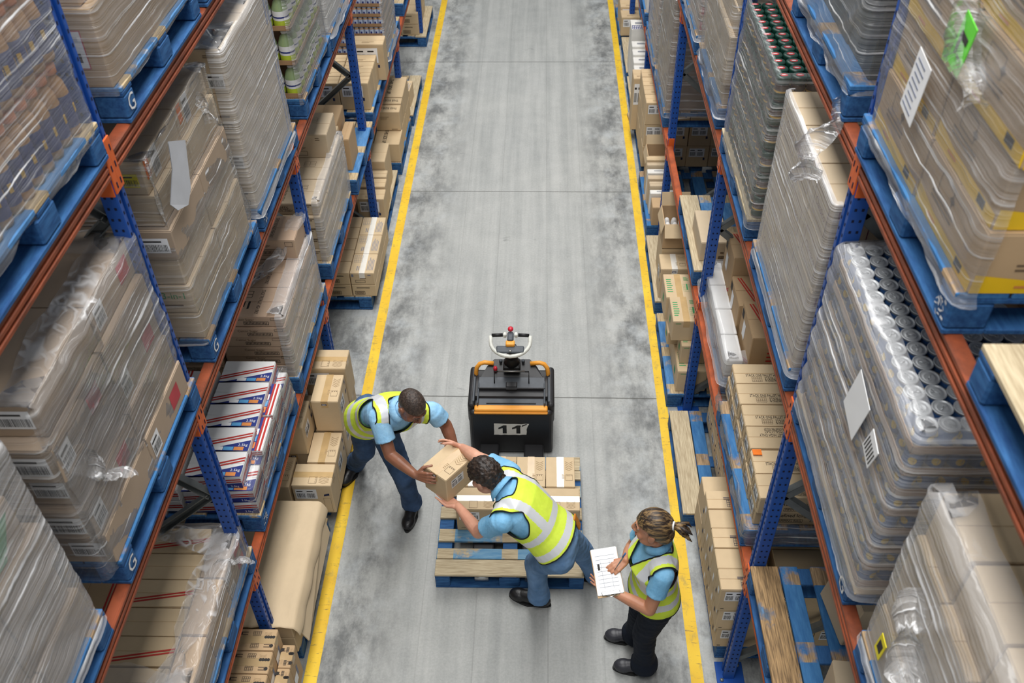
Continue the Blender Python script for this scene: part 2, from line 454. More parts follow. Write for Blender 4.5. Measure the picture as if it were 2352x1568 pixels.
# ------------------------------------------------------------------ lettering and printed faces
_txt = {}
def text_mesh(st):
    if st in _txt: return _txt[st]
    cu = bpy.data.curves.new('lettering', 'FONT'); cu.body = st; cu.size = 1.0; cu.align_x = 'CENTER'; cu.align_y = 'CENTER'; cu.resolution_u = 2
    o = bpy.data.objects.new('lettering', cu); COL.objects.link(o)
    dg = bpy.context.evaluated_depsgraph_get(); me = bpy.data.meshes.new_from_object(o.evaluated_get(dg))
    vs = [v.co.copy() for v in me.vertices]; fs = [list(p.vertices) for p in me.polygons]
    bpy.data.objects.remove(o); bpy.data.curves.remove(cu); bpy.data.meshes.remove(me)
    w = max(v.x for v in vs) - min(v.x for v in vs)
    _txt[st] = (vs, fs, w); return _txt[st]
class Ink:
    """printed marks, one mesh per face of the carton"""
    def __init__(s): s.d = {}
    def of(s, f): return s.d.setdefault(tuple(round(c) for c in f.N), MB())
class Labels:
    """stuck-on paper labels: each a mesh of its own, its bars a mesh below it"""
    def __init__(s): s.l = []
    def new(s): s.l.append((MB(), MB()))
    def of(s, e):
        if e < .0019 or not s.l: s.new(); return s.l[-1][0]
        return s.l[-1][1]
class Face:
    """a face of a carton: centre, right, up, normal, size"""
    def __init__(s, O, R, U, w, h):
        s.O, s.R, s.U = Vector(O), Vector(R), Vector(U); s.N = s.R.cross(s.U); s.w, s.h = w, h
    def turn(s, q):
        f = s
        for _ in range(q % 4): f = Face(f.O, f.U, -f.R, f.h, f.w)
        return f
    def p(s, x, y, e): return s.O + s.R * x + s.U * y + s.N * e
def pick(mb, f, e): return mb.of(f) if isinstance(mb, Ink) else (mb.of(e) if isinstance(mb, Labels) else mb)
def rect(mb, f, cx, cy, w, h, mat, e=.0012, sh=0):
    mb = pick(mb, f, e)
    mb.quad(f.p(cx - w / 2, cy - h / 2, e), f.p(cx + w / 2, cy - h / 2 + sh, e), f.p(cx + w / 2, cy + h / 2 + sh, e), f.p(cx - w / 2, cy + h / 2, e), mat)
def poly(mb, f, pts, mat, e=.0012): pick(mb, f, e).add([f.p(x, y, e) for x, y in pts], [tuple(range(len(pts)))], mat)
def text(mb, f, st, cx, cy, size, mat, maxw=None, e=.0014):
    vs, fs, w = text_mesh(st); k = size
    sx = k if not maxw or w * k <= maxw else maxw / w
    pick(mb, f, e).add([f.p(cx + v.x * sx, cy + v.y * k, e) for v in vs], fs, mat)
def frame_rect(mb, f, cx, cy, w, h, t, mat):
    rect(mb, f, cx, cy + h / 2, w, t, mat); rect(mb, f, cx, cy - h / 2, w, t, mat)
    rect(mb, f, cx - w / 2, cy, t, h, mat); rect(mb, f, cx + w / 2, cy, t, h, mat)
def icon_grid(mb, f, cx, cy, w, h, nx, ny, mat, t=.0022):
    for i in range(nx + 1): rect(mb, f, cx - w / 2 + w * i / nx, cy, t, h, mat)
    for j in range(ny + 1): rect(mb, f, cx, cy - h / 2 + h * j / ny, w, t, mat)
def chevrons(mb, f, cx, cy, w, h, n, mat):
    for i in range(n):
        y = cy - h / 2 + h * i / n
        poly(mb, f, [(cx - w / 2, y + .2 * h), (cx, y), (cx, y + h * .05), (cx - w / 2, y + h * .25)], mat)
        poly(mb, f, [(cx, y), (cx + w / 2, y + .2 * h), (cx + w / 2, y + h * .25), (cx, y + h * .05)], mat)
def lines(mb, f, cx, cy, w, h, n, mat, vertical=False):
    rr = random.Random(int(abs(cx * 991 + cy * 377) * 1000) + n)
    for i in range(n):
        y = cy + h / 2 - h * (i + .5) / n; ww = w * rr.uniform(.6, 1)
        rect(mb, f, cx - (w - ww) / 2, y, ww, h / n * .42, mat)
def barcode(ink, lab, f, cx, cy, w, h, paper='paper', bars=1):
    rect(lab, f, cx, cy, w, h, paper, .0016)
    rr = random.Random(int(w * 9973))
    for b_ in range(bars):
        x0 = cx - w / 2 + w * (.06 + b_ * .48); bw_ = w * (.86 if bars == 1 else .36); x = x0
        while x < x0 + bw_:
            t = rr.uniform(.0015, .004); rect(lab, f, x + t / 2, cy - h * .15, t, h * .45, 'ink_black', .0024); x += t + rr.uniform(.0015, .004)
        rect(lab, f, x0 + bw_ * .4, cy + h * .28, bw_ * .8, h * .10, 'ink_black', .0024)
def cart_faces(w, d, h, side):
    f = {'near': Face((0, -d / 2, h / 2), (1, 0, 0), (0, 0, 1), w, h), 'top': Face((0, 0, h), (1, 0, 0), (0, 1, 0), w, d),
         'far': Face((0, d / 2, h / 2), (-1, 0, 0), (0, 0, 1), w, h)}
    pl = Face((w / 2, 0, h / 2), (0, 1, 0), (0, 0, 1), d, h); mn = Face((-w / 2, 0, h / 2), (0, -1, 0), (0, 0, 1), d, h)
    f['aisle'] = pl if side == 'L' else mn; f['back'] = mn if side == 'L' else pl
    return f
ST = {}     # style -> dict(mat, seam, tape, fn)
def style(name, mat, seam='y', tape=None, taper=1.0):
    def deco(fn): ST[name] = dict(mat=mat, seam=seam, tape=tape, fn=fn); return fn
    return deco
KINDN = {'sugar': 'sugar_carton', 'sugar_flip': 'sugar_carton', 'caster': 'sugar_carton', 'stackone': 'sugar_carton', 'bluestripe': 'striped_carton', 'bluestripe_turn': 'striped_carton', 'redband': 'striped_carton', 'redside': 'striped_carton',
         'redstripe': 'striped_carton', 'whitelist': 'pack', 'whiteplain': 'pack', 'purplewhite': 'pack', 'dark': 'pack', 'yellowband': 'banded_carton', 'disc': 'bale'}
import zlib
DROP = {1395448188, 1717436719, 2913318720, 3512029286, 3347326763, 3639552422, 3834619195, 177113968, 367363581, 4093975755, 2377813994, 203976509, 3808790927, 523354832, 18745485, 2975648986, 3721825015, 2722455863, 1070402549, 1277266957, 1746849218, 2889346403, 498443940, 1347827624, 1957216643, 3421807342, 167996439, 1964807040, 1739525958, 3309019727, 1573358162, 1118602463, 556930094, 1622512510, 2145295859, 332860116, 1712062732, 770392751, 4207375603, 1487002697, 1876612299, 3524655784, 2094390620, 3498866499, 1259306785, 415313961, 4038135169, 1044767175, 3629969737, 2882684601, 2232069761, 1970979281, 1923501690, 913084441, 1649348680, 3160431735, 1639971043, 2671904026, 2165441508, 3570003227, 3182262254, 1103962709, 3209333541, 3592879245, 936720925, 1412288012, 1082279004, 1402726833, 1005056872, 3187606667, 2557867453, 3861737898, 632944260, 612350999, 4215398144, 2399537277, 1941083976, 3571710499, 3013392321, 159472660, 3766488670, 483385244, 867384743, 1561776860, 2958661515, 307179657, 910790696, 3353856923, 3699065078, 3272625787, 556855437, 924986385, 3746697657, 375962181, 460169691, 3037758849, 2903954652, 1807221481, 1140502129, 629812093, 1836065176, 139973140, 768537664, 3607057788, 2619043117, 1468051554, 4218360184, 583675524, 3611788780, 2631548781, 3403353719, 2470047493, 540314905, 3658889745, 3652150912, 2650448654, 842021126, 1930877347, 505167512, 3734862385, 4228366234, 305359458, 3187273834, 4242477263, 1736656628, 536103027, 3738067500, 3957838744, 1178335279, 22504821, 3777019966, 516225558, 4241169063, 285117949, 1426871131, 3945870029, 2703214768, 214164231, 4002664667, 103951982, 444615472, 3076284551, 3410128498, 2837308572, 1062335897, 2458770990, 3544511230, 1292578059, 660039957, 2324382370, 3570528529, 2109294561, 549612282, 2367570253, 420933712, 2040884888, 2993636410, 4048955088, 883008752, 3259912876, 2590391093, 3887409835, 3410893486, 4112700444, 2459619129, 176254123, 3033193447, 3564717359, 531853197, 1552551271, 2575142727, 1871870235, 934940802, 1248395548, 1720856857, 1493106603, 1061610638, 3435341400, 1724688347, 3832388975, 3941951163, 985995783, 1488265579, 1802790326, 1489700552, 204419552, 459743416, 523672589, 67907125, 1638645730, 3668224349, 94870019, 685340098, 207449450, 981030823, 462837811, 3389730011, 1719558307, 1549157297, 851018985, 3453302376, 3584084647, 3845711975, 986078111, 1622326503, 3584164813, 3271613530, 2498537544, 2616826501, 3785766574, 1551651878, 3847065158, 2194985806, 4044355570, 111344304, 1523791302, 364599133, 3100161220, 4225743463, 3756063656, 3144045997, 381320730, 2042354169, 1564973491, 2979629967, 474325048, 3210898165, 3033048286, 420777833, 3071491816, 1319621652, 3816554403, 3590556287, 2933529952, 2026946567, 369187791, 1862687575, 4015737089, 835956525, 3289302750, 3856308311, 1696946684, 1101708165, 3151851640, 3269095648, 1116168886, 2618262682, 1775431017, 1208398816, 3385348284, 1884301737, 1862804078, 1916612735, 4219796178, 290375607, 1120525834, 3848100956, 333328327, 4082098672, 2861763359, 123501083, 3427501649, 101299292, 1963369097, 4061802423, 3973873299, 2117576802, 416277880, 307069970, 3832973870, 3864928249, 4216818138, 3258830775, 2599363277, 292096873, 3308235216, 3563724368, 3194285326, 772107930, 3589005341, 3394865610, 4116573803, 332549311, 21971808, 3586791081, 2876613329, 3848796359}
def dropped(label): return zlib.crc32(label.encode()) in DROP
_cart = {}
def carton_meshes(st, w, d, h, side):
    key = (st, round(w, 3), round(d, 3), round(h, 3), side)
    if key in _cart: return _cart[key]
    c = ST[st]; m = MB(); mat = c['mat']; F = cart_faces(w, d, h, side)
    m.box((0, 0, (h - .003) / 2), (w, d, h - .003), mat, .005)
    if c['seam']:
        seamx = c['seam'] == 'x'          # seam line runs along x
        if seamx:
            for e in (-1, 1): m.box((0, e * (d / 4 + .0005), h - .003), (w - .004, d / 2 - .004, .006), mat, .0015)
        else:
            for e in (-1, 1): m.box((e * (w / 4 + .0005), 0, h - .003), (w / 2 - .004, d - .004, .006), mat, .0015)
    out = [('carton', m.mesh('carton'))]
    if c['tape']:
        t = MB(); tw = .05
        if c['seam'] == 'x':
            t.box((0, 0, h + .0004), (w - .002, tw, .0008), c['tape']); t.box((-w / 2 - .0004, 0, h - .03), (.0008, tw, .06), c['tape']); t.box((w / 2 + .0004, 0, h - .03), (.0008, tw, .06), c['tape'])
        else:
            t.box((0, 0, h + .0004), (tw, d - .002, .0008), c['tape']); t.box((0, -d / 2 - .0004, h - .03), (tw, .0008, .06), c['tape'])
        out.append(('tape', t.mesh('tape')))
    ink = Ink(); lab = Labels()
    if c['fn']: c['fn'](ink, lab, F)
    for q in ink.d.values(): out.append(('print', q.mesh('print')))
    for q, bars in lab.l: out.append(('paper_label', q.mesh('paper_label')) + ((bars.mesh('barcode'),) if bars.v else ()))
    _cart[key] = out; return out
def carton(st, x, y, z, w, d, h, side, label, group=None, rz=0.0, rot=None):
    """centre of the base at x, y, z; w along x, d along y"""
    if dropped(label): return None          # nothing of it shows from the aisle
    me = carton_meshes(st, w, d, h, side)
    nm = KINDN.get(st, 'carton'); r = mk(nm, me[0][1], None, (x, y, z), rot or (0, 0, rz)); tag(r, label, 'pack' if nm == 'pack' else 'carton', group)
    for q in me[1:]:
        c = mk(q[0], q[1], r)
        if len(q) > 2: mk('barcode' if q[0] == 'paper_label' else 'marks', q[2], c)
    return r
@style('plain', 'kraft_mid')
def _(k, l, F): pass
@style('plain_grey', 'kraft_grey')
def _(k, l, F): pass
@style('plain_pale', 'kraft_pale', 'x')
def _(k, l, F): pass
@style('plain_light', 'kraft_light', 'x')
def _(k, l, F): pass
@style('brand_x', 'kraft_light', 'y', 'tape_brown')
def brand(k, l, F, q=0):
    t = F['top'].turn(q)
    chevrons(k, t, t.w * .30, t.h * .18, min(.07, t.w * .26), t.h * .30, 5, 'ink_faint')
    frame_rect(k, t, t.w * .30, -t.h * .20, min(.05, t.w * .24), t.h * .19, .002, 'ink_brown')
    for i in range(3): rect(k, t, t.w * .30 + (i - 1) * .014, -t.h * .13, .004, .012, 'ink_brown')
    lines(k, t, t.w * .10, -t.h * .16, .02, .05, 4, 'ink_faint')
    n = F['near']; rect(k, n, -n.w * .02, n.h * .40, .035, .018, 'ink_navy'); rect(k, n, -n.w * .02, n.h * .40, .026, .008, 'paper', .0022)
    a = F['aisle']; barcode(k, l, a, -a.w * .12, a.h * .12, a.w * .42, a.h * .34, 'paper', 2)
    for yy in (.3, .0):
        poly(k, a, [(a.w * .34, a.h * yy), (a.w * .42, a.h * (yy + .02)), (a.w * .42, a.h * (yy + .14)), (a.w * .34, a.h * (yy + .12))], 'ink_navy')
@style('brand_y', 'kraft_light', 'x', 'tape_brown')
def _(k, l, F):
    t = F['top']
    chevrons(k, t, t.w * .30, -t.h * .24, .07, t.h * .34, 5, 'ink_faint'); frame_rect(k, t, t.w * .02, -t.h * .24, .055, t.h * .3, .002, 'ink_brown')
    for i in range(3): rect(k, t, t.w * .02 + .02, -t.h * .24 + (i - 1) * .018, .012, .004, 'ink_brown')
    n = F['near']; barcode(k, l, n, -n.w * .16, n.h * .2, n.w * .54, n.h * .34, 'paper', 2)
    poly(k, n, [(n.w * .27, n.h * .12), (n.w * .42, n.h * .15), (n.w * .42, n.h * .22), (n.w * .29, n.h * .19)], 'ink_navy')
    frame_rect(k, n, n.w * .34, -n.h * .2, n.w * .18, n.h * .5, .0015, 'ink_brown')
@style('brand_white', 'kraft_light', 'y', 'tape_white')
def _(k, l, F): brand(k, l, F)
@style('brand_whitex', 'kraft_light', 'x', 'tape_white')
def _(k, l, F):
    t = F['top']; chevrons(k, t, t.w * .28, -t.h * .28, .06, t.h * .3, 5, 'ink_faint'); frame_rect(k, t, -t.w * .08, -t.h * .28, .055, t.h * .3, .002, 'ink_brown')
    n = F['near']; barcode(k, l, n, -n.w * .18, n.h * .2, n.w * .5, n.h * .36, 'paper', 2); rect(k, n, -n.w * .2, -n.h * .36, n.w * .4, .004, 'ink_brown')
@style('sugar', 'kraft_light', 'x')
def sugar(k, l, F, fl=0):
    t = F['top'].turn(2 * fl)
    text(k, t, 'STACK ONE PALLET HIGH ONLY', 0, -t.h * .10, .030, 'ink_black', t.w * .66)
    icon_grid(k, t, -t.w * .17, -t.h * .30, t.w * .15, t.h * .22, 5, 3, 'ink_brown', .0018)
    for i, w_ in enumerate(('STACK 13 FLAT', '6 LAYERS HIGH', '78 CASES PER PALLET')): text(k, t, w_, t.w * .10, -t.h * (.23 + .075 * i), .017, 'ink_black', t.w * .3)
    n = F['near']
    text(k, n, 'Refined Icing Sugar', n.w * .12, n.h * .12, .040, 'ink_black', n.w * .6); frame_rect(k, n, n.w * .02, -n.h * .22, n.w * .32, n.h * .2, .002, 'ink_black')
    text(k, n, 'PIPING BAG', n.w * .02, -n.h * .22, .026, 'ink_black', n.w * .28)
    c = [(n.w * .26 + .028 * math.cos(a * PI / 8) * (1 if a % 2 else .8), n.h * .34 + .020 * math.sin(a * PI / 8) * (1 if a % 2 else .8)) for a in range(16)]; poly(k, n, c, 'ink_black')
    rect(k, n, n.w * .36, -n.h * .12, .06, .042, 'ink_black'); rect(k, n, n.w * .36, -n.h * .12, .054, .036, 'kraft_pale', .0018); rect(k, n, n.w * .36, -n.h * .06, .03, .010, 'ink_black', .0024); rect(k, n, n.w * .36, -n.h * .16, .04, .014, 'ink_black', .0024)
    a = F['aisle']; barcode(k, l, a, 0, a.h * .05, a.w * .5, a.h * .55, 'paper', 1); lines(k, a, -a.w * .36, 0, a.w * .14, a.h * .6, 5, 'ink_brown'); lines(k, a, a.w * .38, 0, a.w * .14, a.h * .6, 5, 'ink_brown')
@style('sugar_flip', 'kraft_light', 'x')
def _(k, l, F): sugar(k, l, F, 1)
@style('caster', 'kraft_pink', 'x')
def _(k, l, F):
    n = F['near']; frame_rect(k, n, n.w * .12, -n.h * .12, n.w * .36, n.h * .3, .003, 'ink_black')
    x = -n.w * .04
    while x < n.w * .28: rect(k, n, x, -n.h * .12, .004, n.h * .2, 'ink_black'); x += .009
    text(k, n, "Castor Sugar", -n.w * .05, n.h * .22, .026, 'ink_brown', n.w * .3); frame_rect(k, n, n.w * .40, n.h * .28, n.w * .12, n.h * .22, .002, 'ink_black')
    t = F['top'].turn(3); text(k, t, 'STACK THIS PALLET HIGH ONLY', 0, t.h * .12, .035, 'ink_black', t.w * .8)
    frame_rect(k, t, -t.w * .25, -t.h * .12, t.w * .22, t.h * .2, .003, 'ink_black'); rect(k, t, -t.w * .25, -t.h * .12, t.w * .22, .003, 'ink_black'); rect(k, t, -t.w * .25, -t.h * .12, .003, t.h * .2, 'ink_black')
    lines(k, t, t.w * .12, -t.h * .1, t.w * .26, t.h * .22, 3, 'ink_black')
@style('stackone', 'kraft_pale', 'x')
def _(k, l, F):
    t = F['top'].turn(1); text(k, t, 'STACK ONE PALLET HIGH ONLY', 0, t.h * .1, .04, 'ink_brown', t.w * .8); icon_grid(k, t, t.w * .15, -t.h * .15, t.w * .2, t.h * .2, 3, 2, 'ink_brown')
    n = F['near']; text(k, n, "Huletts", -n.w * .15, n.h * .16, .05, 'ink_brown', n.w * .3); text(k, n, 'Castor Sugar', -n.w * .1, -n.h * .06, .03, 'ink_brown', n.w * .4)
    frame_rect(k, n, -n.w * .1, -n.h * .3, n.w * .4, n.h * .18, .003, 'ink_brown'); lines(k, n, n.w * .34, n.h * .3, .05, .03, 2, 'ink_brown')
@style('u_print', 'kraft_light', 'y', 'tape_white')
def _(k, l, F):
    t = F['top']; lines(k, t.turn(1), 0, -t.w * .30, t.h * .7, .06, 5, 'ink_bluegrey'); icon_grid(k, t, -t.w * .26, t.h * .24, t.w * .34, t.h * .36, 4, 4, 'ink_bluegrey', .0018); lines(k, t.turn(1), -t.h * .22, t.w * .2, .08, .03, 2, 'ink_bluegrey')
    n = F['near']; lines(k, n, n.w * .33, n.h * .33, n.w * .2, .02, 1, 'ink_bluegrey'); rect(k, n, -n.w * .4, n.h * .3, .018, .03, 'ink_bluegrey'); lines(k, n, n.w * .1, n.h * .05, n.w * .4, .02, 1, 'ink_brown')
    frame_rect(k, n, -n.w * .1, -n.h * .2, n.w * .4, n.h * .2, .003, 'ink_black')
@style('u_base', 'kraft_light', 'y')
def _(k, l, F):
    n = F['near']; lines(k, n, 0, n.h * .25, n.w * .6, .02, 1, 'ink_black'); frame_rect(k, n, -n.w * .18, -n.h * .18, n.w * .4, n.h * .28, .004, 'ink_black')
    for i in range(8): rect(k, n, -n.w * .33 + i * n.w * .042, -n.h * .18, .006, n.h * .2, 'ink_brown')
@style('greenprint', 'kraft_light', 'y', 'tape_brown')
def _(k, l, F):
    t = F['top']; lines(k, t, -t.w * .3, 0, t.w * .25, t.h * .6, 7, 'ink_green'); icon_grid(k, t, t.w * .3, -t.h * .1, t.w * .28, t.h * .3, 5, 4, 'ink_green', .0012); rect(k, t, t.w * .3, -t.h * .05, .01, t.h * .24, 'ink_green')
    lines(k, t, t.w * .3, t.h * .28, t.w * .18, .05, 4, 'ink_green')
    a = F['aisle']; rect(k, a, 0, 0, .05, a.h * .3, 'ink_green'); n = F['near']; rect(k, n, -n.w * .3, n.h * .38, n.w * .2, .006, 'ink_green')
@style('redstripe', 'kraft_mid', 'x')
def redstripe(k, l, F):
    t = F['top']
    for o in (0, .018):
        poly(k, t, [(-t.w * .5 + .03 + o, t.h * .42), (-t.w * .5 + .04 + o, t.h * .42), (-t.w * .05 + o, -t.h * .5), (-t.w * .05 - .011 + o, -t.h * .5)], 'ink_red')
    n = F['near']; lines(k, n, n.w * .1, n.h * .1, n.w * .4, n.h * .55, 6, 'ink_red'); lines(k, n, n.w * .05, -n.h * .38, n.w * .75, n.h * .16, 2, 'ink_red')
    a = F['aisle']; rect(k, a, -a.w * .36, a.h * .33, .05, .06, 'ink_black'); rect(l, a, -a.w * .15, a.h * .12, .07, .12, 'paper')
    for o in (0, .02): poly(k, a, [(a.w * .45, -a.h * .1 - o), (a.w * .45, -a.h * .1 + .011 - o), (-a.w * .1, -a.h * .45 + .011 - o * .6), (-a.w * .1, -a.h * .45 - o * .6)], 'ink_red')
@style('redband', 'kraft_light', 'x')
def _(k, l, F):
    t = F['top']
    for o in (0, .016): poly(k, t, [(-t.w * .5, -t.h * .45 + o), (t.w * .5, -t.h * .05 + o), (t.w * .5, -t.h * .05 + .009 + o), (-t.w * .5, -t.h * .45 + .009 + o)], 'ink_red')
@style('redside', 'kraft_mid', 'y')
def _(k, l, F):
    t = F['top']
    for o in (0, .018): rect(k, t, t.w * .36 + o, t.h * .15, .010, t.h * .7, 'ink_red')
@style('bluestripe', 'card_white', 'x')
def bluestripe(k, l, F):
    t = F['top']; y0, y1 = -t.h * .30, t.h * .12
    poly(k, t, [(-t.w * .5, -t.h * .5), (t.w * .5, -t.h * .5), (t.w * .5, y1 - .03), (-t.w * .5, y0 - .05)], 'ink_blue', .0010)
    for o in (-.002, .018): poly(k, t, [(-t.w * .5, y0 - .02 + o), (t.w * .5, y1 + o), (t.w * .5, y1 + .011 + o), (-t.w * .5, y0 - .009 + o)], 'ink_red', .0016)
    for i, c in enumerate(('paper', 'band_skyblue', 'band_orange')): rect(k, t, t.w * (-.06 + .19 * i), -t.h * .41, t.w * .18, .026, c, .0018)
    text(k, t, '2.5kg', t.w * .38, -t.h * .26, .026, 'paper', .09, .002)
    for nm in ('near', 'aisle'):
        n = F[nm]; poly(k, n, [(-n.w * .4, -n.h * .5), (n.w * .5, -n.h * .5), (n.w * .5, -n.h * .05), (-n.w * .4, -n.h * .42)], 'ink_blue', .0010)
        for o in (.0, .017): poly(k, n, [(-n.w * .5, -n.h * .34 + o), (n.w * .5, n.h * .02 + o), (n.w * .5, n.h * .02 + .009 + o), (-n.w * .5, -n.h * .34 + .009 + o)], 'ink_red', .0016)
        text(k, n, '2.5kg', n.w * .36, -n.h * .34, .022, 'paper', .07, .002)
@style('bluestripe_turn', 'card_white', 'y')
def _(k, l, F):
    t = F['top']; rect(k, t, -t.w * .30, 0, t.w * .4, t.h, 'ink_blue', .0010)
    for o in (0, .022): rect(k, t, -t.w * .04 + o, 0, .012, t.h, 'ink_red', .0016)
    for i, c in enumerate(('band_orange', 'band_skyblue', 'paper')): rect(k, t, -t.w * .42, t.h * (-.34 + .2 * i), .03, t.h * .18, c, .0018)
    n = F['near']
    for o in (.0, .017): poly(k, n, [(-n.w * .5, -n.h * .38 + o), (n.w * .5, -n.h * .1 + o), (n.w * .5, -n.h * .1 + .009 + o), (-n.w * .5, -n.h * .38 + .009 + o)], 'ink_red', .0016)
@style('sideup', 'kraft_tan', None)
def _(k, l, F):
    t = F['top'].turn(2); text(k, t, 'THIS SIDE UP', 0, 0, .055, 'ink_black', t.w * .75)
    n = F['near']; lines(k, n, -n.w * .1, n.h * .15, n.w * .4, n.h * .2, 3, 'ink_faint'); rect(k, n, n.w * .25, -n.h * .42, n.w * .25, .008, 'ink_brown')
@style('sideup_turn', 'kraft_tan', None)
def _(k, l, F):
    t = F['top'].turn(3); text(k, t, 'THIS SIDE UP', 0, -.03, .06, 'ink_black', t.w * .85)
@style('classico', 'kraft_pale', 'x')
def _(k, l, F):
    n = F['near']; text(k, n, '115', -n.w * .36, n.h * .25, .07, 'ink_purple'); frame_rect(k, n, n.w * .16, -n.h * .05, n.w * .6, n.h * .7, .004, 'ink_purple'); text(k, n, 'Classico', n.w * .16, -n.h * .05, .06, 'ink_purple', n.w * .5)
    a = F['aisle']; frame_rect(k, a, 0, -a.h * .05, a.w * .7, a.h * .6, .004, 'ink_purple'); text(k, a, 'Classico', 0, -a.h * .05, .05, 'ink_purple', a.w * .55)
@style('yellowband', 'kraft_mid', 'x')
def _(k, l, F):
    for nm in ('near', 'aisle'):
        n = F[nm]; rect(k, n, 0, -n.h * .38, n.w - .008, n.h * .22, 'band_yellow'); poly(k, n, [(-n.w * .49, -n.h * .27), (-n.w * .49, -n.h * .18), (-n.w * .2, -n.h * .27)], 'band_yellow')
        frame_rect(k, n, -n.w * .12, n.h * .22, n.w * .22, n.h * .3, .003, 'ink_brown'); poly(k, n, [(-n.w * .05, n.h * .2), (-n.w * .01, n.h * .28), (n.w * .03, n.h * .2), (-n.w * .01, n.h * .12)], 'ink_brown')
        lines(k, n, -n.w * .05, -n.h * .06, n.w * .5, n.h * .16, 2, 'ink_brown'); rect(k, n, n.w * .3, -n.h * .36, .05, n.h * .14, 'ink_black', .002); rect(k, n, -n.w * .2, -n.h * .38, n.w * .14, .008, 'band_orange', .0022)
    a = F['aisle']
@style('symbols', 'kraft_mid', 'x', 'tape_clear')
def symbols(k, l, F):
    t = F['top']
    for sy in (1, -1):
        f = t if sy > 0 else t.turn(2)
        icon_grid(k, f, 0, f.h * .28, f.w * .2, f.h * .2, 4, 3, 'ink_black', .002); chevrons(k, f, f.w * .28, f.h * .24, f.w * .18, f.h * .22, 4, 'ink_faint'); lines(k, f, -f.w * .28, f.h * .28, f.w * .24, .03, 2, 'ink_brown')
        c = [(-f.w * .42 + .012 * math.cos(i * PI / 4), f.h * .28 + .012 * math.sin(i * PI / 4)) for i in range(8)]; poly(k, f, c, 'ink_black')
    for i in range(4):
        c = [(t.w * (.24 + .065 * i) + .010 * math.cos(q * PI / 4), t.h * .12 + .010 * math.sin(q * PI / 4)) for q in range(8)]; poly(k, t, c, 'ink_black')
    a = F['aisle']; rect(k, a, 0, 0, a.w * .14, a.h * .32, 'ink_bluegrey'); rect(l, a, -a.w * .3, -a.h * .1, .06, .08, 'paper')
    n = F['near']; rect(k, n, 0, n.h * .2, n.w * .3, .02, 'ink_brown')
@style('tallgrid', 'kraft_light', 'x')
def _(k, l, F):
    t = F['top']; icon_grid(k, t, t.w * .1, -t.h * .22, t.w * .38, t.h * .36, 8, 3, 'ink_navy', .002); lines(k, t, 0, t.h * .06, t.w * .3, .02, 2, 'ink_navy'); icon_grid(k, t, t.w * .38, -t.h * .22, t.w * .1, t.h * .34, 3, 3, 'ink_navy', .002)
    n = F['near']; barcode(k, l, n, -n.w * .2, n.h * .18, n.w * .4, n.h * .42, 'paper', 2); rect(k, n, -n.w * .4, -n.h * .4, .02, .006, 'ink_black')
    a = F['aisle']; rect(l, a, a.w * .2, a.h * .2, .03, .05, 'paper'); rect(k, a, -a.w * .1, -a.h * .1, .02, .04, 'ink_navy')
@style('tallplain', 'kraft_light', None)
def _(k, l, F):
    n = F['near']; barcode(k, l, n, -n.w * .2, n.h * .18, n.w * .4, n.h * .42, 'paper', 2)
    a = F['aisle']; rect(l, a, a.w * .2, -a.h * .2, .025, .06, 'paper')
@style('barcoded', 'kraft_tan', 'x')
def _(k, l, F):
    n = F['near']; barcode(k, l, n, -n.w * .05, n.h * .2, n.w * .7, n.h * .4, 'paper', 2); rect(k, n, n.w * .3, -n.h * .1, .02, .03, 'ink_navy')
    t = F['top']; lines(k, t, 0, -t.h * .25, t.w * .4, .04, 2, 'ink_faint')
@style('endlabel', 'kraft_pale', 'y')
def _(k, l, F):
    n = F['near']; barcode(k, l, n, n.w * .39, -n.h * .2, n.w * .17, n.h * .34, 'paper', 1); lines(k, n, n.w * .38, n.h * .36, n.w * .14, .02, 2, 'ink_brown')
@style('endbox', 'kraft_pale', 'y')
def _(k, l, F):
    n = F['near']; frame_rect(k, n, n.w * .32, -n.h * .3, n.w * .24, n.h * .12, .003, 'ink_black'); lines(k, n, n.w * .34, -n.h * .05, n.w * .2, .03, 1, 'ink_brown')
    for i in range(5): rect(k, n, n.w * .23 + i * n.w * .04, -n.h * .3, .006, n.h * .1, 'ink_brown')
@style('threeinone', 'kraft_pale', 'x')
def _(k, l, F):
    n = F['near']; text(k, n, '3-in-1', n.w * .34, n.h * .15, .05, 'ink_green', n.w * .2); lines(k, n, n.w * .34, -n.h * .2, n.w * .26, .02, 1, 'ink_brown')
@style('tagged', 'kraft_pale', 'x')
def _(k, l, F):
    n = F['near']; barcode(k, l, n, n.w * .37, -n.h * .05, n.w * .16, n.h * .42, 'label_yellow', 1)
    a = F['aisle']; rect(l, a, -a.w * .38, a.h * .15, .05, .09, 'label_orange'); barcode(k, l, a, -a.w * .18, a.h * .05, .08, .13, 'paper', 1)
@style('redlabel', 'kraft_mid', 'y')
def _(k, l, F):
    n = F['near']; rect(l, n, n.w * .30, 0, n.w * .18, n.h * .5, 'label_red'); rect(l, n, n.w * .30, 0, n.w * .165, n.h * .47, 'paper', .002); rect(l, n, n.w * .30, -n.h * .1, n.w * .1, n.h * .12, 'ink_black', .0026); rect(l, n, n.w * .30, n.h * .14, n.w * .12, n.h * .05, 'ink_bluegrey', .0026)
@style('redtag', 'kraft_grey', 'y')
def _(k, l, F):
    a = F['aisle']; rect(l, a, a.w * .2, 0, .10, a.h * .5, 'label_red'); barcode(k, l, a, -a.w * .36, -a.h * .05, .08, a.h * .6, 'paper', 1)
    n = F['near']; barcode(k, l, n, n.w * .32, 0, n.w * .25, n.h * .55, 'paper', 1)
@style('plaintag', 'kraft_grey', 'y')
def _(k, l, F):
    n = F['near']; barcode(k, l, n, n.w * .34, 0, n.w * .22, n.h * .5, 'paper', 1)
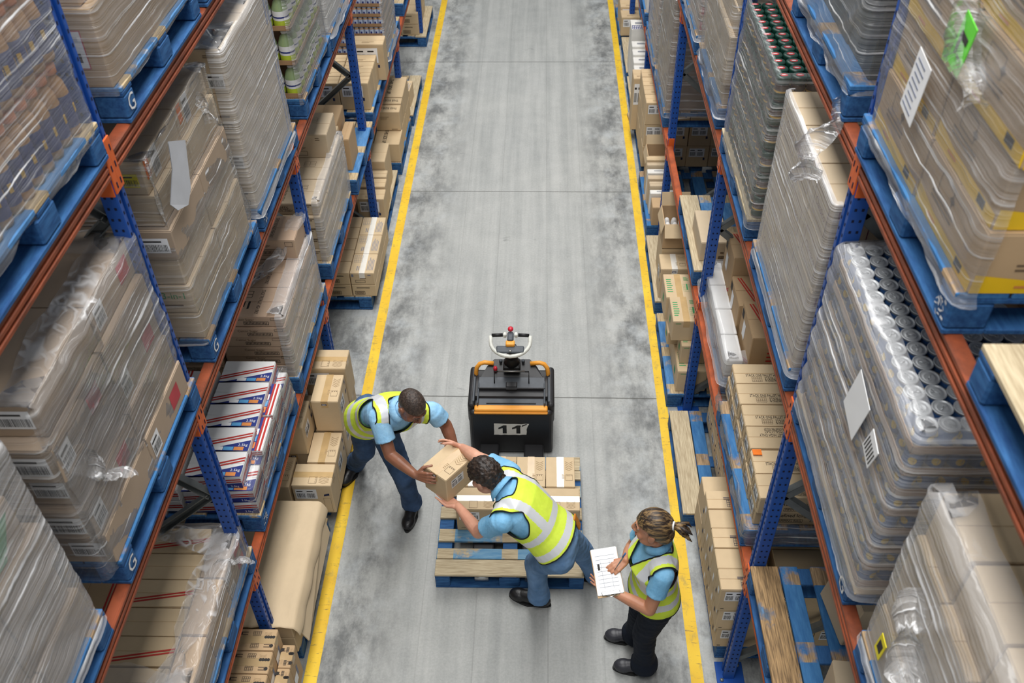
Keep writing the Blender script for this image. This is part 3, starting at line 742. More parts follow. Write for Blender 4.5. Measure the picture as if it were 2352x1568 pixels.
@style('greengrey', 'kraft_grey', 'x')
def _(k, l, F):
    a = F['aisle']; poly(k, a, [(-a.w * .4, -a.h * .3), (a.w * .1, -a.h * .4), (a.w * .4, a.h * .3), (-a.w * .1, a.h * .4)], 'ink_green')
@style('whitelist', 'card_offwhite', None)
def _(k, l, F):
    t = F['top']; lines(k, t, 0, 0, t.w * .5, t.h * .3, 3, 'ink_bluegrey')
@style('whiteplain', 'card_white', None)
def _(k, l, F): pass
@style('purplewhite', 'card_offwhite', None)
def _(k, l, F):
    t = F['top']; icon_grid(k, t, 0, -t.h * .3, t.w * .9, t.h * .35, 10, 2, 'ink_blue', .008); lines(k, t, 0, t.h * .1, t.w * .6, .06, 2, 'ink_bluegrey')
@style('disc', 'kraft_grey', None)
def _(k, l, F):
    n = F['near']; poly(k, n, [(-n.w * .1 + .09 * math.cos(i * PI / 12), .09 * math.sin(i * PI / 12)) for i in range(24)], 'ink_brown')

# ------------------------------------------------------------------ loads of cartons
def grid(side, y0, z0, st, ny, nv, nz, dy, dv, dz, desc, group, x0=0.0, skip=None, jit=.003, off=None, styles=None, shell=True, rowlabel=True):
    s = SG[side]; xf = FRONT[side] + s * x0
    for k in range(nz):
        for j in range(nv):
            for i in range(ny):
                if shell and not (k == nz - 1 or j == 0 or i == 0): continue
                if skip and skip(i, j, k): continue
                r = random.Random(i * 71 + j * 13 + k * 7 + int(y0 * 100) + int(z0 * 10))
                o = off[k] if off else (0, 0)
                st_ = styles(i, j, k) if styles else st
                parts = [desc]
                if nz > 1: parts.append('top layer' if k == nz - 1 else ('bottom layer' if k == 0 else '%s layer down' % ORD[nz - 1 - k]))
                if ny > 1: parts.append('%s from the near end' % ORD[i])
                if nv > 1 and rowlabel: parts.append('aisle row' if j == 0 else '%s row' % ORD[j])
                carton(st_, xf + s * (dv * (j + .5) + r.uniform(-jit, jit) + o[0]), y0 + dy * (i + .5) + r.uniform(-jit, jit) + o[1], z0 + dz * k,
                       dv - .006, dy - .006, dz - .0015, side, ', '.join(parts), group, r.uniform(-.01, .01) * (jit > 0))

# ------------------------------------------------------------------ stretch film
def film(side, y0, y1, z0, z1, depth, label, mat='film_mid', fold=.14, x0=0.0, amp=.006, prof=None, rope=False, ncut=.03, near=True, far=True, seed=0.0, skirt=0.0):
    s = SG[side]; xf = FRONT[side] + s * x0; g = .011; R_ = .025
    path = []   # (u along y, v depth, outward normal)
    def seg(a, c, n):
        L = math.dist(a, c); q = max(1, int(L / ncut))
        for i in range(q): path.append((a[0] + (c[0] - a[0]) * i / q, a[1] + (c[1] - a[1]) * i / q, n))
    if near:
        seg((y0 - g, depth), (y0 - g, R_ - g), (-1, 0))
    for i in range(4):
        a = PI + i / 3 * PI / 2; path.append((y0 - g + R_ + R_ * math.cos(a), R_ - g + R_ * math.sin(a), (math.cos(a), math.sin(a))))
    seg((y0 + R_, -g), (y1 - R_, -g), (0, -1))
    for i in range(4):
        a = 1.5 * PI + i / 3 * PI / 2; path.append((y1 + g - R_ + R_ * math.cos(a), R_ - g + R_ * math.sin(a), (math.cos(a), math.sin(a))))
    if far:
        seg((y1 + g, R_), (y1 + g, depth), (1, 0)); path.append((y1 + g, depth, (1, 0)))
    nz = max(3, int((z1 - z0) / .028)); rows = []
    for k in range(nz + 1):
        z = z0 + (z1 - z0) * k / nz; row = []
        e0 = prof(z) if prof else 0.0
        for u, v, n in path:
            p = Vector((u * 3.2, v * 3.2, z * 8 + u * 5 + seed))
            e = e0 + amp * (noise.noise(p) + .6 * noise.noise(p * 2.7)) + amp * .5
            if k == 0: e += skirt
            row.append((u + n[0] * e, v + n[1] * e, z + (amp * noise.noise(Vector((u * 5, v * 5, seed))) * 3 if k in (0, nz) else 0)))
        rows.append(row)
    nf = max(2, int(fold / .03)) if fold else 0
    for k in range(1, nf + 1):
        row = []
        for u, v, n in path:
            wv = fold * (k / nf) * (1 + .35 * noise.noise(Vector((u * 4, v * 4, seed + 5))))
            uu = u - n[0] * wv; vv = v - n[1] * wv
            row.append((min(max(uu, y0), y1), max(vv, 0), z1 + .006 + amp * 1.2 * abs(noise.noise(Vector((uu * 9, vv * 9, k * .8 + seed)))) + (.02 * abs(noise.noise(Vector((uu * 14, vv * 14, seed)))) if rope else 0)))
        rows.append(row)
    n = len(path); cen = Vector((xf, y0, z0)); vs = []; fs = []
    for row in rows:
        for u, v, z in row: vs.append((xf + s * v - cen.x, u - cen.y, z - cen.z))
    for a in range(len(rows) - 1):
        for q in range(n - 1):
            f = (a * n + q, a * n + q + 1, (a + 1) * n + q + 1, (a + 1) * n + q)
            fs.append(f if s < 0 else f[::-1])
    m = MB(); m.add(vs, fs, mat, True)
    o = m.build('stretch_film', None, cen); tag(o, label, 'stretch film', 'films around pallet loads'); return o
def tail(pts, label, w=.07, seed=0, name='film_tail'):
    """a loose gathered end of film hanging from a load"""
    m = MB(); pts = [Vector(p) for p in pts]; rows = []; N = len(pts) * 6
    for i in range(N + 1):
        t = i / N * (len(pts) - 1); a = min(int(t), len(pts) - 2); f = t - a; c = pts[a].lerp(pts[a + 1], f)
        ww = w * (.35 + .9 * abs(math.sin(1.3 + t * 1.9))); row = []
        for q in range(9):
            an = (q / 8 - .5) * 2.6
            row.append(c + Vector((math.sin(an) * ww * .55 + .012 * noise.noise(Vector((i * .5, q, seed))), math.cos(an) * ww * .5 + .012 * noise.noise(Vector((q, i * .4, seed))), .02 * noise.noise(Vector((i * .7, q * .9, seed + 3))))))
        rows.append(row)
    vs = [v - pts[0] for r in rows for v in r]; fs = [(a * 9 + q, a * 9 + q + 1, (a + 1) * 9 + q + 1, (a + 1) * 9 + q) for a in range(N) for q in range(8)]
    m.add(vs, fs, 'film_rope', True); o = m.build(name, None, pts[0]); tag(o, label, 'film tail'); return o

# ------------------------------------------------------------------ bottles, jars, tins
def glassy(name, col, rough=.12, alpha=.25):
    t = NT(name); t.base(hexc(col)); t.b.inputs['Roughness'].default_value = rough; t.b.inputs['Specular IOR Level'].default_value = .7
    t.b.inputs['Alpha'].default_value = alpha; MATS[name] = t.m
simple('cap_orange', '#E58A4E', .35, var=.05); simple('drink_amber', '#B98A55', .15, spec=.7); simple('label_navy', '#3A4580', .5, var=.2, vscale=14)
simple('label_pale', '#D9D7D2', .5, var=.1); simple('lid_green', '#123F33', .3, spec=.6); simple('coffee_glass', '#4A2F22', .12, spec=.8)
simple('label_coffee', '#1C3A25', .5); simple('logo_red', '#C23B3F', .5); simple('label_gold', '#D6A932', .5)
simple('tin_metal', '#C9CCCE', .38, .45, var=.04); simple('tin_blue', '#3D659C', .45, var=.25, vscale=9); simple('tin_yellow', '#E3BC2B', .5); simple('tin_pale', '#D6CFC3', .45)
simple('tin_red', '#A8323C', .45); simple('tray_card', '#A98561', .75); simple('bottle_green', '#93A878', .12, spec=.7); simple('label_greenyellow', '#BFD23A', .5)
simple('jar_glass', '#C9A078', .15, spec=.7); simple('label_babyblue', '#C7D3EA', .5, var=.1); simple('pack_dark', '#3C4440', .5, var=.35, vscale=16)
def container(kind):
    """list of (part name, mesh) with the root first"""
    if kind == 'drink':
        a = MB(); a.lathe([(.034, 0), (.037, .01), (.037, .15), (.030, .19), (.015, .215), (.014, .235)], 'drink_amber', 14)
        l = MB(); l.lathe([(.0376, .03), (.0378, .05), (.0378, .14), (.0376, .145)], 'label_navy', 14, cap=False)
        for q in range(4):
            an = q * PI / 2 + .4; l.box((.0382 * math.cos(an), .0382 * math.sin(an), .09), (.002, .014, .03), 'label_gold', 0, Matrix.Rotation(an, 3, 'Z'))
        c = MB(); c.lathe([(.022, .218), (.024, .222), (.024, .25), (.021, .254)], 'cap_orange', 14)
        return [('bottle', a), ('label', l), ('cap', c)]
    if kind == 'aloe':
        a = MB(); a.lathe([(.046, 0), (.05, .01), (.05, .13), (.035, .17), (.018, .19), (.018, .2)], 'bottle_green', 16)
        l = MB(); l.lathe([(.0508, .02), (.0508, .06)], 'label_greenyellow', 16, cap=False); l.lathe([(.051, .06), (.051, .12)], 'paper', 16, cap=False); l.lathe([(.0514, .075), (.0514, .085)], 'ink_blue', 16, cap=False)
        c = MB(); c.lathe([(.022, .196), (.022, .222), (.02, .226)], 'card_white', 14)
        return [('bottle', a), ('label', l), ('cap', c)]
    if kind == 'coffee':
        a = MB(); a.lathe([(.034, 0), (.037, .008), (.037, .08), (.033, .098)], 'coffee_glass', 16)
        l = MB(); l.lathe([(.0376, .012), (.0376, .05)], 'label_coffee', 16, cap=False); l.lathe([(.0378, .05), (.0378, .06)], 'label_gold', 16, cap=False)
        c = MB(); c.lathe([(.036, .094), (.038, .097), (.038, .124), (.035, .13), (.02, .1312)], 'lid_green', 16)
        c.add([(.020 * math.cos(i * PI / 6), .015 * math.sin(i * PI / 6), .1322) for i in range(12)], [tuple(range(12))], 'logo_red')
        c.add([(.012 * math.cos(i * PI / 6), .004 * math.sin(i * PI / 6), .1326) for i in range(12)], [tuple(range(12))], 'paper')
        return [('jar', a), ('label', l), ('lid', c)]
    if kind in ('tin', 'redtin', 'foodtin'):
        r = .0325; cols = {'tin': ('tin_blue', 'tin_yellow'), 'redtin': ('tin_red', 'label_pale'), 'foodtin': ('ink_black', 'tin_yellow')}[kind]
        a = MB(); a.lathe([(r, 0), (r + .001, .002), (r, .005), (r, .092), (r + .0014, .095), (r + .0014, .099), (r - .002, .099), (r - .003, .096), (r - .012, .096), (r - .013, .0968), (r - .016, .0968), (r - .017, .096)], 'tin_metal', 18)
        l = MB(); l.lathe([(r + .0005, .006), (r + .0006, .03)], 'tin_pale', 18, cap=False); l.lathe([(r + .0006, .03), (r + .0006, .09)], cols[0], 18, cap=False)
        for q in range(3):
            an = q * 2 * PI / 3 + (.9 if kind == 'tin' else .2)
            l.add([(math.cos(an + .42 * math.cos(i * PI / 5)) * (r + .0014), math.sin(an + .42 * math.cos(i * PI / 5)) * (r + .0014), .06 + .016 * math.sin(i * PI / 5)) for i in range(10)], [tuple(range(10))], cols[1])
        t = MB(); t.tube([(-.006, 0, .0975), (.012, 0, .0975)], .0025, 'tin_metal', 6); t.tube([(-.012 + .006 * math.cos(i * PI / 4), .006 * math.sin(i * PI / 4), .0985) for i in range(8)], .0013, 'tin_metal', 5, closed=True)
        return [('tin', a), ('label', l), ('ring_pull', t)]
    if kind == 'baby':
        a = MB(); a.lathe([(.022, 0), (.024, .006), (.024, .075), (.021, .084)], 'jar_glass', 12)
        l = MB(); l.lathe([(.0245, .012), (.0245, .07)], 'label_babyblue', 12, cap=False); l.box((0, -.0245, .04), (.016, .002, .02), 'ink_blue')
        c = MB(); c.lathe([(.023, .084), (.023, .096), (.021, .098)], 'label_babyblue', 12)
        return [('jar', a), ('label', l), ('lid', c)]
_con = {}
def put(kind, x, y, z, label, group, cat, parts=True, rz=0):
    if dropped(label): return None
    if kind not in _con: _con[kind] = [(n, m.mesh(n)) for n, m in container(kind)]
    ms = _con[kind]; r = mk(ms[0][0], ms[0][1], None, (x, y, z), (0, 0, rz)); tag(r, label, cat, group)
    for n, me in ms[1:]: mk(n, me, r)
    return r
def tray(side, y0, y1, z, depth, label, x0=0.0, h=.035):
    s = SG[side]; xf = FRONT[side] + s * x0; m = MB(); L = y1 - y0
    m.box((0, 0, .0015), (depth, L, .003), 'tray_card')
    for e in (-1, 1): m.box((e * (depth / 2 - .0015), 0, h / 2), (.003, L, h), 'tray_card'); m.box((0, e * (L / 2 - .0015), h / 2), (depth, .003, h), 'tray_card')
    o = m.build('tray', None, (xf + s * depth / 2, (y0 + y1) / 2, z)); tag(o, label, 'tray', 'cardboard trays'); return o
def stackup(kind, side, y0, z0, ny, nv, nz, p, dz, desc, group, cat, x0=0.0, rows=1, near=1, top=True, tlabel=None, depth=None):
    s = SG[side]; xf = FRONT[side] + s * x0
    for k in range(nz):
        lay = 'top layer' if k == nz - 1 else ('bottom layer' if k == 0 else '%s layer down' % ORD[nz - 1 - k])
        if tlabel: tray(side, y0 - .002, y0 + ny * p + .002, z0 + k * dz, depth or nv * p + .004, '%s, %s' % (tlabel, lay), x0)
        for j in range(nv):
            for i in range(ny):
                if not ((top and k == nz - 1) or j < rows or i < near): continue
                put(kind, xf + s * (p * (j + .5) + .002), y0 + p * (i + .5), z0 + k * dz + .004, '%s, %s, %s from the near end, %s' % (desc, lay, ORD[i], 'aisle row' if j == 0 else '%s row in' % ORD[j]), group, cat, True, (i * 1.7 + j * 2.3 + k * .9) if kind not in ('baby', 'coffee') else 0)

# ------------------------------------------------------------------ left rack loads
Z1, Z2, Z3, ZF = 1.23, 2.53, 3.87, .15
rack_pallet('L', 1.95, 3.72, 'blue pallet on the top left beam under the orange-capped drinks', 'std')
stackup('drink', 'L', 1.95, Z3, 12, 2, 4, .08, .268, 'orange-capped drink bottle', 'orange-capped drink bottles', 'bottle', rows=1, near=0, top=False)
film('L', 1.95, 2.92, 3.83, 4.95, 1.0, 'clear film around the orange-capped drink bottles', 'film_mid', 0, amp=.010, seed=1)
rack_pallet('L', 3.2, 3.72, 'blue pallet on the top left beam under the red-labelled cartons', mark='G')
grid('L', 3.2, Z3, 'redlabel', 2, 2, 3, .49, .56, .30, 'brown carton with red-edged label', 'red-labelled cartons', off=[(0, 0), (.04, .02), (.04, .02)])
film('L', 3.2, 4.19, 3.84, 4.75, .14, 'film over the aisle face of the red-labelled cartons', 'film_mid', 0, near=True, amp=.008, seed=2)
rack_pallet('L', 4.3, 3.72, 'blue pallet at the top edge, beyond the red-labelled cartons')
grid('L', 4.32, Z3, 'plain', 2, 2, 1, .47, .5, .4, 'plain brown carton above the grey stack', 'cartons above the tall grey film stack')
# middle level, first bay
rack_pallet('L', 2.02, 2.38, 'blue pallet with white stencil under the red-tagged cartons', 'blue', mark='G')
grid('L', 2.02, Z2, 'redtag', 2, 2, 5, .475, .56, .168, 'brown carton with red tag', 'red-tagged cartons', off=[(-.01, -.01), (.0, -.03), (.015, 0), (.0, -.04), (.03, .02)], styles=lambda i, j, k: 'redtag' if (i + k) % 2 else 'plaintag')
film('L', 2.0, 2.97, 2.50, 3.37, .95, 'streaky film around the red-tagged cartons', 'film_mid', .16, amp=.010, seed=3, x0=.01, near=False)
film('L', 1.97, 2.5, 2.50, 3.30, .6, 'film over the near end of the red-tagged cartons', 'film_thin', 0, amp=.008, seed=33, x0=.02, far=False)
tail([(-1.62, 2.12, 3.0), (-1.575, 2.10, 2.9), (-1.57, 2.22, 2.78)], 'bunched film scrap on the red-tagged stack', .09, 4)
rack_pallet('L', .82, 2.38, 'blue pallet at the left picture edge under the grey wrapped stack', 'blue')
grid('L', .82, Z2, 'greengrey', 3, 2, 5, .325, .55, .182, 'grey-brown carton under heavy film', 'grey film-wrapped cartons', off=[(0, 0), (.02, -.02), (0, 0), (.03, -.03), (.04, -.04)], styles=lambda i, j, k: 'greengrey' if i == 2 and k >= 3 else 'plain_grey')
film('L', .82, 1.80, 2.49, 3.45, 1.0, 'heavy grey film around the stack at the left picture edge', 'film_heavy', .2, amp=.009, seed=5, near=False, skirt=.02)
# middle level, second bay
rack_pallet('L', 3.27, 2.38, 'blue pallet with white stencil under the sagging film-wrapped cartons', 'blue', mark='G')
grid('L', 3.28, Z2, 'plain_pale', 2, 2, 6, .46, .55, .158, 'pale brown carton', 'sagging film-wrapped cartons', off=[(0, 0), (-.005, 0), (.02, .01), (.0, -.01), (.03, .02), (.055, .03)],
     styles=lambda i, j, k: 'tagged' if k == 5 else ('threeinone' if k == 1 else ('plaintag' if k == 3 else 'plain_pale')))
film('L', 3.27, 4.2, 2.52, 3.49, .9, 'wrinkled film around the sagging pale cartons', 'film_thin', .12, amp=.014, seed=6, prof=lambda z: -.05 * max(0, (z - 2.6) / .9) ** 1.3)
m = MB(); q_ = [(0, -.175, 3.50), (0, -.005, 3.41), (.006, -.10, 3.224), (.008, -.18, 3.186), (.010, -.30, 3.238), (.006, -.343, 3.296), (.002, -.22, 3.39)]; m.add([(-1.572 + a, 3.62 + b_, z) for a, b_, z in q_] + [(-1.575 + a, 3.62 + b_, z) for a, b_, z in q_], [tuple(range(7)), tuple(range(7, 14))[::-1]], 'film_flap')
o = m.build('film_flap'); tag(o, 'flat flap of milky film on the sagging pale cartons', 'film flap')
tail([(-1.66, 4.05, 3.40), (-1.61, 4.02, 3.32), (-1.60, 4.0, 3.26)], 'twisted film knot near the top of the sagging cartons', .06, 9)
rack_pallet('L', 4.36, 2.38, 'blue pallet under the tall grey film stack', 'blue', mark='scuff')
grid('L', 4.37, Z2, 'endlabel', 2, 2, 4, .46, .50, .236, 'tall brown carton', 'tall grey film stack cartons', styles=lambda i, j, k: 'endlabel' if k in (1, 3) else 'endbox')
film('L', 4.37, 5.29, 2.485, 3.47, .07, 'grey film down the aisle face of the tall stack', 'film_heavy', .35, amp=.006, seed=10, skirt=.02)
# middle level, third bay
rack_pallet('L', 5.66, 2.38, 'blue pallet under the pale green bottles', 'blue')
stackup('aloe', 'L', 5.68, Z2, 8, 2, 4, .108, .232, 'pale green bottle', 'pale green bottles', 'bottle', rows=1, near=1, top=False, tlabel='cardboard tray under the pale green bottles', depth=.6)
film('L', 5.66, 6.56, 2.49, 3.5, .6, 'film around the pale green bottles', 'film_mid', 0, amp=.008, seed=11, near=False)
rack_pallet('L', 6.7, 2.38, 'blue pallet under the white wrapped packs', 'blue')
grid('L', 6.7, Z2, 'whitelist', 3, 2, 3, .28, .45, .12, 'white pack under film', 'white wrapped packs')
film('L', 6.7, 7.5, 2.485, 3.0, .5, 'film around the white wrapped packs', 'film_heavy', .1, amp=.010, seed=12, skirt=.03)
# lowest level, first bay
rack_pallet('L', 2.02, 1.08, 'blue pallet under the red-striped open-topped carton load')
grid('L', 2.03, Z1, 'plain', 3, 1, 2, .32, .13, .105, 'brown edge carton beside the red-striped load', 'edge cartons of the red-striped load', styles=lambda i, j, k: 'redtag' if i == 2 else 'plain')
for i in range(6): carton('redband' if i % 2 else 'plain_light', -1.60 - .32, 2.03 + .16 * (i + .5), Z1, .36, .155, .192 + .004 * (i % 2), 'L', ('brown carton with red diagonal stripe, %s from the near end' if i % 2 else 'plain brown carton between red-striped ones, %s from the near end') % ORD[i], 'red diagonal cartons')
for i in range(3): carton('redside', -1.60 - .68, 2.03 + .32 * (i + .5), Z1, .33, .315, .2, 'L', 'brown carton with red side stripe in shade, %s from the near end' % ORD[i], 'red side-striped cartons')
film('L', 2.03, 2.99, 1.19, 1.445, .8, 'crumpled film around the red-striped load', 'film_mid', .16, amp=.010, seed=13, rope=True)
tail([(-1.74, 2.02, 1.445), (-1.70, 2.25, 1.452), (-1.68, 2.5, 1.455), (-1.665, 2.75, 1.455), (-1.66, 2.97, 1.45)], 'long crumpled band of film along the top edge of the red-striped load', .13, 61)
tail([(-1.62, 2.72, 1.46), (-1.59, 2.78, 1.40), (-1.57, 2.83, 1.33), (-1.56, 2.86, 1.28)], 'loose end of film on the red-striped load', .08, 14)
rack_pallet('L', .95, 1.08, 'blue pallet at the bottom picture edge, lowest left beam')
grid('L', 1.0, Z1, 'greengrey', 2, 2, 2, .45, .5, .2, 'grey carton at the bottom left edge', 'grey cartons at the bottom left edge')
# lowest level, second bay: white, blue and red cartons
rack_pallet('L', 3.22, 1.08, 'worn blue pallet under the white and red striped cartons', mark='scuff')
for k in range(2):
    for i in range(3): carton('bluestripe_turn', -1.60 - .60, 3.24 + .32 * (i + .5), Z1 + .1 * k, .36, .31, .098, 'L', 'white carton with upright red stripe, %s layer, %s from the near end' % ('upper' if k else 'lower', ORD[i]), 'turned white striped cartons')
    for i in range(5): carton('bluestripe', -1.60 - .19, 3.24 + .19 * (i + .5), Z1 + .1 * k, .40, .186, .098, 'L', 'white carton with red stripes, %s layer, %s from the near end' % ('second' if k else 'bottom', ORD[i]), 'white striped cartons')
for i in range(5): carton('bluestripe', -1.60 - .20, 3.26 + .185 * (i + .5), Z1 + .2, .31, .18, .098, 'L', 'white carton with red stripes and blue corner, top layer, %s from the near end' % ORD[i], 'white striped cartons', random.uniform(-.02, .02))
for i in range(2): carton('bluestripe_turn', -1.60 - .02, 3.62 + .28 * i, Z1 + .2, .07, .26, .05, 'L', 'narrow white carton on the aisle edge, %s of two' % ('nearer' if i == 0 else 'farther'), 'narrow white cartons')
film('L', 3.24, 4.19, 1.195, 1.47, .3, 'clear film over the aisle face of the white striped cartons', 'film_thin', .05, amp=.012, seed=15, near=False)
# caster sugar
rack_pallet('L', 4.34, 1.08, 'blue pallet under the castor sugar cartons')
grid('L', 4.36, Z1, 'caster', 3, 1, 6, .30, .44, .084, 'castor sugar carton', 'castor sugar cartons', off=[(0, 0), (.0, .01), (-.01, 0), (.03, .0), (.0, -.01), (.01, 0)], rowlabel=False)
carton('caster', -1.83, 5.09, Z1 + 6 * .084, .42, .28, .16, 'L', 'castor sugar carton standing alone on top at the far end', 'castor sugar cartons')
grid('L', 4.36, Z1, 'caster', 3, 1, 4, .30, .4, .084, 'castor sugar carton in the lower inner stack', 'castor sugar cartons', x0=.46, rowlabel=False)
film('L', 4.36, 5.27, 1.195, 1.735, .05, 'grey film down the aisle face of the castor sugar cartons', 'film_heavy', .10, amp=.006, seed=16, rope=True)
tail([(-2.1, 4.45, 1.72), (-1.9, 4.6, 1.75), (-1.74, 4.85, 1.80), (-1.66, 5.05, 1.90), (-1.63, 5.2, 1.92)], 'rope of gathered film across the castor sugar cartons', .09, 17)
# third bay
rack_pallet('L', 5.56, 1.08, 'blue pallet under the stack-one-pallet-high cartons')
grid('L', 5.6, Z1, 'stackone', 3, 2, 5, .33, .44, .1, 'pale sugar carton in shrink film', 'pale sugar cartons', off=[(0, 0), (0, .01), (.01, 0), (0, -.01), (.01, .02)])
carton('stackone', -1.84, 6.42, Z1 + .5, .42, .34, .2, 'L', 'pale sugar carton standing on top, orange tag, far end', 'pale sugar cartons')
film('L', 5.6, 6.6, 1.195, 1.76, .05, 'grey film down the aisle face of the pale sugar cartons', 'film_heavy', .06, amp=.006, seed=18, rope=True)
rack_pallet('L', 6.72, 1.08, 'blue pallet with three showing block ends, lowest left beam', 'std', -.04)
carton('plain', -1.86, 7.10, Z1, .30, .36, .40, 'L', 'tall brown carton with small white label beside the upright', 'loose cartons'); carton('plain_light', -1.80, 6.80, Z1, .22, .24, .40, 'L', 'brown carton with folded flaps, nearer of the loose pair', 'loose cartons'); carton('plain', -1.65, 7.02, Z1, .08, .30, .30, 'L', 'narrow brown carton on the pallet edge beside the loose pair', 'loose cartons')
# fourth bay
rack_pallet('L', 7.88, 1.08, 'blue pallet under the close rows of light brown cartons')
grid('L', 7.93, Z1, 'barcoded', 4, 3, 1, .15, .28, .27, 'light brown carton in close rows', 'light brown carton rows', x0=.0)
carton('barcoded', -1.68, 8.63, Z1, .30, .20, .37, 'L', 'taller light brown carton with orange sticker behind the close rows', 'light brown carton rows')
rack_pallet('L', 9.05, 1.08, 'blue pallet under the baby food jars')
stackup('baby', 'L', 9.07, Z1, 14, 10, 6, .05, .103, 'small white-labelled glass jar', 'small glass jars', 'jar', rows=0, near=1, top=False, tlabel='cardboard tray under the small glass jars', depth=.52)
film('L', 9.07, 9.79, 1.19, 1.9, .02, 'grey film over the aisle face of the small jars', 'film_heavy', 0, amp=.008, seed=20, skirt=.03, near=False)
rack_pallet('L', 10.4, 1.08, 'blue pallet on the lowest left beam at the top picture edge')
# floor, left
rack_pallet('L', 1.9, 0, 'dark blue pallet on the floor under the symbol-printed cartons', 'blue', -.09)
for k in range(2):
    for j in range(3):
        for i in range(5):
            if k == 0 and j > 0 and i > 0: continue
            carton('symbols', -1.525 - .235 * (j + .5), 2.18 + .142 * (i + .5), ZF + .222 * k, .23, .138, .22, 'L', 'brown carton with printed symbols, %s layer, %s from the near end, %s' % ('upper' if k else 'lower', ORD[i], 'aisle row' if j == 0 else '%s row in' % ORD[j]), 'symbol cartons', random.uniform(-.01, .01))
for i in range(3): carton('symbols', -1.485, 2.42 + .15 * (i + .5), ZF, .075, .148, .30, 'L', 'slim brown carton on the aisle edge, %s from the near end' % ORD[i], 'slim symbol cartons')
rack_pallet('L', 3.03, 0, 'pale blue pallet on the floor under the big kraft sheet', 'std', -.10)
for k in range(2):
    for i in range(3): carton('redband', -1.70, 2.99 + .30 * (i + .5), ZF + .165 * k, .40, .296, .163, 'L', 'brown carton under the kraft sheet, %s layer, %s from the near end' % ('upper' if k else 'lower', ORD[i]), 'cartons under the kraft sheet')
    carton('plain', -2.15, 3.15, ZF + .165 * k, .46, .3, .163, 'L', 'brown carton deep under the kraft sheet, %s layer' % ('upper' if k else 'lower'), 'cartons under the kraft sheet')
def kraft_sheet():
    nx, ny = 40, 60; vs = []; x0, y0 = -2.45, 2.96; X, Y = 1.0, .95; th = .004; m = MB()
    def P(i, j):
        u = i / nx * 1.16; x = x0 + min(u, 1.0) * X; y = y0 + j / ny * Y; z = .487
        if u > .97:
            t = (u - .97) / .19; x = x0 + .97 * X + .035 * math.sin(min(1, t) * PI / 2) + .004 * math.sin(j * .35) * t; z -= .10 * t * (1 + .06 * math.sin(j * .21))
        rid = math.exp(-((x - (-1.63 + .10 * (y - 3.4) + .02 * math.sin(y * 7))) / .018) ** 2) * .010 * (1 if 3.05 < y < 3.85 else .3)
        fan = .007 * max(0, 1 - (y - y0) / .28) * math.sin((x + 1.7) * 55 + (y - y0) * 20) * (1 if -1.75 < x < -1.42 else 0)
        z += rid + fan + .003 * noise.noise(Vector((x * 6, y * 6, 1)))
        return (x - x0, y - y0, z)
    for t in (0, -th):
        for j in range(ny + 1):
            for i in range(nx + 1):
                p = P(i, j); vs.append((p[0], p[1], p[2] + t))
    n = (nx + 1) * (ny + 1); fs = []
    for j in range(ny):
        for i in range(nx):
            a = j * (nx + 1) + i; q = (a, a + 1, a + nx + 2, a + nx + 1); fs.append(q); fs.append(tuple(n + k for k in q[::-1]))
    for j in range(ny):
        a = j * (nx + 1) + nx; fs.append((a, n + a, n + a + nx + 1, a + nx + 1))
    for i in range(nx): fs.append((i, n + i, n + i + 1, i + 1))
    m.add(vs, fs, 'sheet_kraft', True); o = m.build('kraft_sheet', None, (x0, y0, 0)); tag(o, 'big plain kraft sheet creased over the low carton stack on the floor', 'sheet')
    f = MB(); f.add([(-1.462, 3.0, .40), (-1.455, 3.84, .42), (-1.43, 3.82, .26), (-1.44, 3.3, .22), (-1.425, 3.02, .24), (-1.47, 3.0, .40), (-1.463, 3.84, .42), (-1.438, 3.82, .26), (-1.448, 3.3, .22), (-1.433, 3.02, .24)], [(0, 1, 2, 3, 4), (9, 8, 7, 6, 5), (0, 5, 6, 1), (1, 6, 7, 2), (2, 7, 8, 3), (3, 8, 9, 4), (4, 9, 5, 0)], 'sheet_kraft')
    o = f.build('torn_flap'); tag(o, 'torn kraft flap hanging down the aisle side of the sheeted stack', 'sheet')
kraft_sheet()
rack_pallet('L', 4.16, 0, 'blue pallet on the floor under the brown cartons behind the man at left', 'blue', -.08)
T_ = 'brown carton with stacking marks, '
for st, x0, x1, y0, y1, z0, z1, lb in (
    ('brand_y', -1.72, -1.44, 4.07, 4.27, .15, .45, 'near corner beside the aisle, wide barcode label'), ('brand_x', -1.95, -1.735, 4.07, 4.35, .15, .43, 'near end, second in from the aisle'),
    ('brand_x', -1.65, -1.44, 4.28, 4.57, .15, .45, 'low, in the gap before the tall one'), ('brand_x', -1.64, -1.43, 4.585, 4.86, .15, .45, 'under the tall one, aisle side'), ('brand_x', -1.63, -1.43, 4.575, 4.855, .452, .76, 'standing tall on the aisle side'),
    ('brand_y', -1.74, -1.42, 4.87, 5.08, .452, .80, 'farthest, top of its stack'), ('brand_y', -1.74, -1.43, 4.87, 5.08, .15, .45, 'farthest, bottom of its stack'), ('brand_x', -1.86, -1.655, 4.36, 4.63, .15, .45, 'inner row, under the dark-ended one'),
    ('brand_x', -1.85, -1.645, 4.35, 4.62, .452, .73, 'inner row, dark near end showing'), ('brand_y', -1.85, -1.655, 4.64, 4.85, .15, .55, 'inner row, behind the dark-ended one'), ('brand_x', -2.08, -1.87, 4.36, 4.63, .15, .45, 'third row in, deep in shade')):
    carton(st, (x0 + x1) / 2, (y0 + y1) / 2, z0, x1 - x0 - .004, y1 - y0 - .004, z1 - z0, 'L', T_ + lb, 'brown cartons behind the man at left')
rack_pallet('L', 6.48, 0, 'blue pallet with square stamped block under the taped cartons', 'std', -.07)
